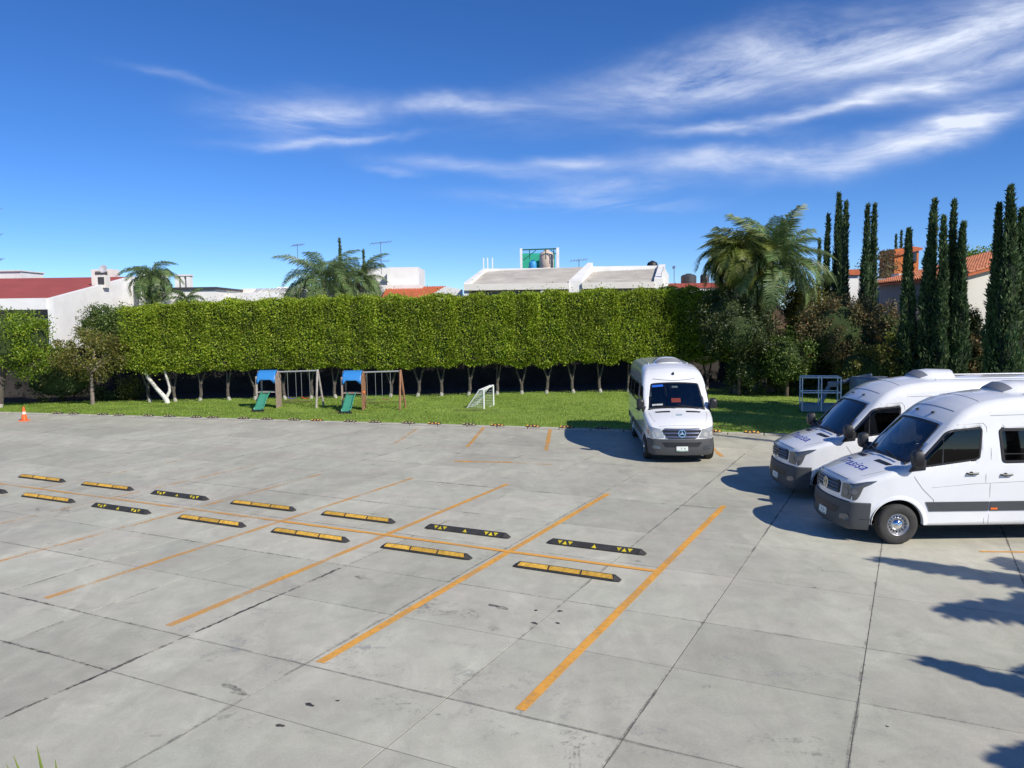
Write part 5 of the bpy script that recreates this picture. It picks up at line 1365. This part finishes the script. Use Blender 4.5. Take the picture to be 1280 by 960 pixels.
for tp in ((46, 932, 3.35), (17, 944, 3.3), (69, 949, 3.45), (8, 955, 3.15)):
    obj('leaf', strap(at(*tp) - base, .016), AG, pl)
for k in range(22):
    a = k * 2.4; el_ = rr.uniform(-.3, .9); L_ = rr.uniform(.45, .62); obj('leaf', strap((math.cos(a) * math.cos(el_) * L_, math.sin(a) * math.cos(el_) * L_, 1.3 + math.sin(el_) * L_ * .8), .02), AG, pl)
# ------------------------------------------------------------------ houses beyond the hedge
WALL = mat('white_render', (.78, .77, .74), .85, noise=.12, nscale=.6, bump=.15)
WALLB = mat('cream_render', (.72, .69, .63), .85, noise=.08, nscale=.6, bump=.2)
GREYW = mat('grey_and_shade_tone', (.27, .27, .28), .9, noise=.15, nscale=.6)  # plain grey parts, and shade put into side wall colour
DARKG = mat('dark_window_glass', (.03, .035, .04), .15)
REDR = mat('red_roof_coating', (.36, .075, .06), .8, noise=.12, nscale=.8)
ORR = mat('terracotta', (.50, .13, .05), .8, noise=.18, nscale=2.5)
CONR = mat('weathered_roof_concrete', (.50, .46, .39), .9, noise=.25, nscale=.7, bump=.3)
DK = mat('dark_edge', (.05, .05, .055), .7)
def poly(name, pts, mt, parent, depth=(0, 0, -.15)):
    mb = MB(); mb.prism(pts, depth); return fixn(obj(name, mb, mt, parent))
def solid(name, x0, x1, y0, y1, z0, z1, mt, parent):
    return obj(name, MB().box(((x0 + x1) / 2, (y0 + y1) / 2, (z0 + z1) / 2), (x1 - x0, y1 - y0, z1 - z0)), mt, parent)
def z_at(px, py, Y): return at(px, py, Y).z
# red roofed house at the left
h = thing('house', 'white house with red sloping roof and deep eave at the far left', 'house')
xe = TX(72, 46); ze = z_at(72, 373, 46); zr = z_at(150, 346, 56)
solid('wall', -48, xe - .45, 48.0, 58, 0, ze - .6, WALL, h)
poly('side_wall', [(xe - .02, 45.9, 0), (xe - .02, 60, 0), (xe - .02, 60, zr - .1), (xe - .02, 56, zr + .02), (xe - .02, 46, ze + .02)], WALL, h, (-.35, 0, 0))
poly('roof', [(-48, 46.1, ze), (xe - .37, 46.1, ze), (xe - .37, 56, zr), (-48, 56, zr)], REDR, h)
poly('roof', [(-48, 56, zr), (xe - .37, 56, zr), (xe - .37, 60, zr - .6), (-48, 60, zr - .6)], REDR, h)
solid('fascia', -48, xe - .375, 45.85, 46.1, ze - .62, ze + .03, WALL, h)
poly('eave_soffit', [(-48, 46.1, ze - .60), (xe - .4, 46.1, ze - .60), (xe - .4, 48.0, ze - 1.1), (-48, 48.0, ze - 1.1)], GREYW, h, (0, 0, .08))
for k in range(4):
    x0 = xe - 2.0 - k * 2.4; w = solid('window', x0 - .9, x0 + .7, 47.93, 48.02, ze - 2.4, ze - 1.2, DARKG, h); obj('frame', MB().box((x0 - .1, 47.91, ze - 1.8), (.06, .05, 1.2)), DK, w)
bx = thing('roof_box', 'white rooftop plant box with dark grille on the red roof ridge', 'roof box'); x = TX(138, 57)
solid('housing', x - .75, x + .75, 56.5, 57.5, zr - .1, z_at(138, 337, 57), WALLB, bx); solid('grille', x - .45, x + .4, 56.46, 56.5, zr + .12, z_at(138, 340, 57), DK, bx)
for k in range(3): obj('slat', MB().box((x - .02, 56.44, zr + .2 + k * .12), (.8, .03, .03)), GREYW, bx)
bx = thing('roof_room', 'low white roof room with pale glazing at the far left', 'building'); x = TX(25, 62)
solid('wall', x - 4, x + 1.1, 61, 64, 5, z_at(40, 339, 61), WALL, bx); solid('glazing', x - 4, x - .85, 60.93, 61.0, zr - .2, z_at(10, 341, 61), mat('pale_glass', (.35, .48, .46), .2), bx); solid('roof_slab', x - 4.1, x + 1.2, 60.85, 64.1, z_at(40, 339, 61) + .002, z_at(40, 337.5, 61), WALLB, bx)
bx = thing('air_conditioner', 'boxy grey air conditioner standing on the red roof edge', 'air conditioner'); x = TX(133, 52); zz = z_at(133, 356, 52)
solid('case', x - .45, x + .45, 51.6, 52.2, zz - .2, zz + .6, WALLB, bx); solid('fan_grille', x - .02, x + .36, 51.56, 51.6, zz + .02, zz + .48, DK, bx)
ds = thing('satellite_dish', 'small pale satellite dish on the red roof ridge', 'satellite dish', (TX(136, 55), 55, zr - .15))
obj('mast', MB().tube([(0, 0, 0), (0, 0, .5)], .03, 6), GREYW, ds); obj('dish', MB().lathe([(0, 0), (.14, .02), (.26, .08), (.28, .08)], 20, Matrix.Rotation(math.radians(70), 3, 'X'), (0, 0, .62)), mat('dish_white', (.45, .45, .46), .5), ds, smooth=True)
# flat white house
h = thing('house', 'flat-roofed white house with thin dark roof edge behind the slender palm', 'house')
xa, xb = TX(186, 52), TX(273, 52); zt = z_at(230, 362, 52)
solid('wall', xa, xb, 52, 58, 0, zt, WALL, h); solid('roof_edge', xa - .1, xb + .15, 51.85, 58.1, zt + .002, zt + .14, DK, h)
ch = thing('chimney_vent', 'white slotted vent tower on the flat white house', 'vent'); x = TX(233, 53)
for k in range(3): solid('fin', x - .5 + k * .38, x - .28 + k * .38, 53, 53.5, zt + .1, z_at(233, 345, 53), WALL, ch)
solid('cap', x - .55, x + .55, 52.95, 53.55, z_at(233, 345, 53), z_at(233, 344, 53) + .05, WALLB, ch)
bx = thing('roof_parapet', 'rounded white parapet stub between the red roof and the flat house', 'parapet'); solid('wall', TX(178, 55), TX(200, 55), 55, 57, 5, z_at(180, 352, 55) + .6, WALL, bx)
# low wall block
h = thing('house', 'low pale block between the flat house and the wide palm', 'house')
solid('wall', TX(284, 54), TX(352, 54), 54, 60, 0, z_at(310, 366, 54), WALL, h); solid('upper_wall', TX(305, 57), TX(360, 57), 57, 62, z_at(310, 366, 54), z_at(330, 360.5, 57), WALLB, h); solid('dark_ledge', TX(284, 54), TX(345, 54), 53.9, 54.0, z_at(310, 381, 54) - .3, z_at(310, 381, 54), DK, h)
solid('wall', TX(350, 60), TX(470, 60), 60, 66, 0, z_at(400, 358, 60), WALL, h)
# white boxes
h = thing('house', 'bright white cubic roof rooms between the wide palm and the orange roof', 'house')
solid('low_box', TX(462, 62), TX(487, 62), 62, 66, 0, z_at(478, 335, 62), WALL, h); solid('tall_box', TX(487, 60), TX(526, 60), 60, 60 + 4.5, 0, z_at(505, 334, 60), WALL, h)
solid('base_wall', TX(440, 59), TX(530, 59), 59, 59.9, 0, z_at(500, 356, 59), WALL, h)
# orange tiled roof
h = thing('house', 'house with small bright orange tiled roof and white gable', 'house')
Ya, Yb = 53, 60; z0 = z_at(520, 377, Ya); z1 = z_at(540, 358.5, Yb); xl, xr = TX(478, Ya), TX(528, Ya)
poly('roof', [(xl, Ya, z0), (xr, Ya, z0), (TX(559, Yb), Yb, z1), (TX(487, Yb), Yb, z1)], ORR, h, (0, 0, -.2))
rt = MB()
for k in range(24):
    u = k / 23; a = Vector((xl, Ya, z0)).lerp(Vector((xr, Ya, z0)), u); b_ = Vector((TX(487, Yb), Yb, z1)).lerp(Vector((TX(559, Yb), Yb, z1)), u); rt.tube([a + Vector((0, 0, .02)), b_ + Vector((0, 0, .02))], .055, 5, False)
stuff(obj('roof_tiles', rt, ORR, h))
poly('gable_wall', [(xr, Ya - .05, 0), (xr, Ya - .05, z0 + .05), (TX(559, Ya), Ya - .05, z_at(559, 358, Ya)), (TX(580, Ya), Ya - .05, z_at(580, 362, Ya)), (TX(584, Ya), Ya - .05, 0)], WALL, h, (0, .3, 0))
solid('wall', xl, xr + .2, Ya + .1, Yb, 0, z0 - .22, WALL, h)
# the long centre house: two sloped concrete roofs between white parapets
h = thing('house', 'long white house with two weathered grey sloping roofs behind the hedge', 'house')
YE, YR = 50.0, 57.0
def V3(px, py, Y): return at(px, py, Y)
zf = V3(640, 355, YE).z; zb = V3(640, 362.5, YE).z
e0, e1, e2, e3 = TX(588, YE), TX(712, YE), TX(728, YE), TX(818, YE)
r0, r1, r2, r3 = V3(608, 338, YR), V3(735, 331.5, YR), V3(740, 338, YR), V3(824, 334, YR)
poly('sloping_roof', [(e0, YE, zf - .1), (e1, YE, zf), (r1.x, YR, r1.z - .1), (r0.x, YR, r0.z - .08)], CONR, h)
poly('sloping_roof', [(e2, YE, zf), (e3, YE, zf), (r3.x, YR, r3.z - .1), (r2.x, YR, r2.z - .1)], CONR, h)
def parapet(a, b_, za, zb_, w0, w1, mt=WALL, low=None):
    """sloping white side wall from eave point a to ridge point b_"""
    mb = MB(); A0, A1 = (a, YE - .1), (a + w0, YE - .1); B0, B1 = (b_, YR + .1), (b_ + w1, YR + .1); lo = low or (za - .9)
    vs = [(A0[0], A0[1], lo), (A1[0], A1[1], lo), (B1[0], B1[1], lo), (B0[0], B0[1], lo), (A0[0], A0[1], za), (A1[0], A1[1], za), (B1[0], B1[1], zb_), (B0[0], B0[1], zb_)]
    mb.add(vs, [(3, 2, 1, 0), (4, 5, 6, 7), (0, 1, 5, 4), (1, 2, 6, 5), (2, 3, 7, 6), (3, 0, 4, 7)]); obj('parapet', mb, mt, h)
parapet(e0 - .30, r0.x - .3, zf + .12, r0.z + .10, .30, .3)
parapet(e1, r1.x, zf + .15, r1.z + .18, e2 - e1 - .01, .35)
parapet(e3, r3.x, zf + .2, r3.z + .2, .55, .45, low=0)
solid('ridge_wall', r0.x - .3, r1.x + .3, YR + .1, YR + .35, 4, r0.z + .12, WALL, h); solid('ridge_wall', r1.x + .3, r3.x + .4, YR + .1, YR + .35, 4, r3.z + .12, WALL, h)
for a, b_ in ((e0 - .3, e1 - .02), (e2 + .02, e3 - .02)):
    solid('fascia', a, b_, YE - .28, YE - .11, zb, zf + .02, WALLB, h)
    n_ = 3
    for k in range(n_): x0 = a + .4 + k * (b_ - a - .4) / n_; w = solid('window', x0, x0 + (b_ - a) / n_ - .5, YE + .93, YE + 1.0, zb - 1.6, zb - .1, DARKG, h)
solid('wall', e0, e3, YE + 1.0, YR, 0, zb + .1, WALLB, h); solid('pillar', TX(677, YE), TX(681, YE), YE - .2, YE, 3, zb, WALL, h); solid('pillar', TX(790, YE), TX(793, YE), YE - .2, YE, 3, zb, WALL, h)
solid('end_wall', e3 + .55, TX(838, YE), YE + .5, YR, 0, z_at(834, 345, YE), WALL, h)
poly('end_wall', [(e3 + .56, YE + .4, 0), (e3 + .56, YE + .4, zf + .55), (TX(832, YE), YE + .4, z_at(832, 333, YE)), (TX(838, YE), YE + .4, z_at(838, 343, YE)), (TX(839, YE), YE + .4, 0)], WALL, h, (0, .2, 0))
# water tanks in their green-backed rack
GN = mat('green_sheet', (.03, .42, .27), .5, noise=.1, nscale=1); YT = 59.0; zb0 = r0.z - .3
rk = thing('tank_rack', 'green-backed steel rack between two white posts on the centre roof', 'rack')
zt = z_at(675, 312, YT)
solid('back_sheet', TX(654, YT), TX(697, YT), YT + 1.7, YT + 1.75, zb0, zt - .12, GN, rk)
solid('post', TX(652, YT), TX(655, YT), YT - .1, YT + .1, zb0, zt + .1, WALL, rk); solid('post', TX(697, YT), TX(700.5, YT), YT - .1, YT + .1, zb0, zt + .12, WALL, rk)
DG = mat('dark_green_steel', (.02, .12, .08), .5)
obj('top_rail', MB().tube([(TX(654, YT), YT, zt), (TX(698, YT), YT, zt + .05)], .05, 6), DG, rk)
for px in (664, 684, 694): obj('rail', MB().tube([(TX(px, YT), YT, zt), (TX(px, YT), YT, zt - .7)], .035, 6), DG, rk)
obj('brace', MB().tube([(TX(656, YT), YT, zt - .75), (TX(672, YT), YT, zt - .05)], .03, 6), DG, rk); obj('brace', MB().tube([(TX(698, YT), YT, zt - .4), (TX(690, YT), YT, zt - .02)], .03, 6), DG, rk)
def tank(label, px, Y, wpx, ytop, z0, col, nm):
    x = TX(px, Y); R0 = wpx / 2 / 998 * Y; zt_ = z_at(px, ytop, Y); t = thing('water_tank', label, 'water tank', (x, Y, z0)); H = zt_ - z0
    obj('tank_body', MB().lathe([(R0 * .97, 0), (R0, .05), (R0, H * .3), (R0 * .97, H * .32), (R0, H * .34), (R0, H * .78), (R0 * .8, H * .9), (R0 * .35, H * .96)], 24), mat(nm, col, .5, noise=.08, nscale=2), t, smooth=True)
    obj('lid', MB().lathe([(R0 * .36, H * .95), (R0 * .36, H), (0, H)], 16), mat(nm, col, .5), t)
tank('blue water tank in the green-backed roof rack', 668, 59.8, 10, 325, zb0, (.04, .30, .62), 'blue_tank')
tank('beige water tank in the green-backed roof rack', 685, 59.8, 18, 312.5, zb0, (.60, .48, .38), 'beige_tank')
tank('black domed water tank on the right end of the centre house', 816, 58.5, 13, 326, r3.z - .5, (.02, .02, .022), 'black_tank')
# small houses to the right of it
h = thing('house', 'low white wall with thin red tiled top between centre house and palms', 'house')
solid('wall', TX(836, 54), TX(925, 54), 54, 58, 0, z_at(860, 360, 54), WALL, h); solid('red_coping', TX(836, 54), TX(925, 54), 53.9, 58, z_at(860, 360, 54) + .002, z_at(860, 354, 54), REDR, h)
tank('dark grey water tank above the red-topped wall', 861, 56, 19, 342, z_at(861, 358, 56), (.06, .065, .07), 'grey_tank')
tank('smaller dark water tank partly behind the grey one', 881, 57, 11, 342, z_at(881, 356, 57), (.07, .07, .08), 'slate_tank')
# terracotta roofed house at the right
h = thing('house', 'cream house with terracotta tiled roof behind the cypresses at right', 'house')
X0, Y0, Y1 = 21.35, 38.0, 46.5; zE = z_at(1200, 343.5, Y0); sl_ = .25; XR = 28.5; zR = zE + sl_ * (XR - X0)
poly('gable_wall', [(X0, Y0, 0), (X0, Y0, zE - .12), (XR, Y0, zR - .12), (XR + 7, Y0, zE - .12), (XR + 7, Y0, 0)], WALLB, h, (0, .25, 0))
solid('side_wall', X0, X0 + .25, Y0 + .25, Y1, 0, zE - .12, GREYW, h)  # the wall's shade is put into its grey colour
w = solid('window', X0 - .03, X0, 41, 42.2, 3.4, 4.6, DARKG, h)
poly('roof_deck', [(X0 - .35, Y0 - .25, zE - .09), (XR, Y0 - .25, zR), (XR, Y1 + .3, zR), (X0 - .35, Y1 + .3, zE - .09)], ORR, h, (0, 0, -.12))
poly('roof_deck', [(XR, Y0 - .25, zR), (XR + 7.3, Y0 - .25, zE - .09), (XR + 7.3, Y1 + .3, zE - .09), (XR, Y1 + .3, zR)], ORR, h, (0, 0, -.12))
rt = MB(); ORT = mat('terracotta_tile', (.52, .19, .10), .8, noise=.3, nscale=1.8)
for k in range(38):
    y = Y0 - .2 + k * (Y1 - Y0 + .4) / 37
    a = Vector((X0 - .38, y, zE - .085)); b_ = Vector((XR, y, zR + .01)); nseg = 17
    for j in range(nseg):
        p, q = a.lerp(b_, j / nseg), a.lerp(b_, (j + 1) / nseg + .008); rt.tube([p + Vector((0, 0, .055)), q + Vector((0, 0, .03))], [.095, .075], 5, False)
stuff(obj('roof_tiles', rt, ORT, h))
h = thing('house', 'small white building with shade-grey side wall and red roof edge seen between cypresses', 'house')
solid('wall', TX(1057, 52), TX(1072, 52), 52, 55, 0, z_at(1062, 344, 52), WALL, h); solid('red_roof', TX(1053, 52), TX(1074, 52), 51.8, 55, z_at(1062, 344, 52) + .002, z_at(1062, 337, 52), ORR, h); solid('side_wall', TX(1072, 52), TX(1125, 52), 52.2, 55, 0, z_at(1095, 348, 52), GREYW, h); solid('white_block', TX(1122, 51), TX(1142, 51), 51, 52, 4, z_at(1130, 342, 51), WALL, h)  # grey side wall: shadow tone put into the colour
h = thing('orange_tower', 'orange rendered roof tower with dark window beyond the terracotta roof', 'tower'); OT = mat('orange_render', (.58, .17, .045), .85, noise=.15, nscale=1)
solid('wall', TX(1116, 62), TX(1146, 62), 62, 64.5, 5, z_at(1130, 311, 62), OT, h); poly('roof', [(TX(1114, 62), 61.8, z_at(1115, 318, 62)), (TX(1136, 62), 61.8, z_at(1136, 308, 62)), (TX(1149, 62), 61.8, z_at(1148, 310, 62)), (TX(1149, 62), 61.8, z_at(1148, 312.5, 62)), (TX(1114, 62), 61.8, z_at(1115, 321, 62))], ORR, h, (0, 3, 0))
solid('window', TX(1136, 62), TX(1143, 62), 61.93, 62.0, z_at(1140, 327, 62), z_at(1140, 314, 62), DARKG, h)
# antennas
def antenna(label, px, Y, ybase, booms, cat='antenna'):
    x = TX(px, Y); z0 = z_at(px, ybase, Y); t = thing('aerial_mast', label, cat, (x, Y, z0)); AL = mat('aerial_metal', (.12, .12, .13), .5, metal=.3)
    zt_ = z_at(px, min(b[0] for b in booms) - 1, Y) - z0; obj('mast', MB().tube([(0, 0, -.3), (0, 0, zt_)], .022, 5), AL, t)
    for (py, hw_, tilt) in booms:
        z = z_at(px, py, Y) - z0; L_ = hw_ / 998 * Y; b = MB().tube([(-L_, 0, z - tilt), (L_, .3, z + tilt)], .018, 5)
        for k in range(6): u = -1 + 2 * k / 5; s = .34 - .03 * k; c = Vector((u * L_, .15 + .15 * u, z + tilt * u)); b.tube([c - Vector((.08, s, .12)), c + Vector((.08, s, .12))], .012, 4)
        obj('boom', b, AL, t)
antenna('two-tiered television aerial on a thin mast beside the white roof rooms', 480, 60, 338, ((303, 12, .08), (326, 9, .0)))
antenna('small television aerial on the ridge of the centre house', 725, 57, 334, ((325, 10, .05),))
antenna('tall aerial mast with three booms cut by the left edge', 2, 54, 345, ((261, 7, .0), (294, 6, .05), (324, 6, .0)))
antenna('thin bent aerial mast above the wide palm', 377, 60, 345, ((306, 6, .05),))
antenna('thin rod aerial near the dark roof tanks', 843, 56, 356, ((334, 2, .0),))
pr = thing('roof_posts', 'three pale thin posts rising at the left of the centre roof', 'posts')
for px in (607, 612, 618): obj('post', MB().box((TX(px, 58), 58, r0.z + .35), (.08, .08, 1.2)), WALL, pr)
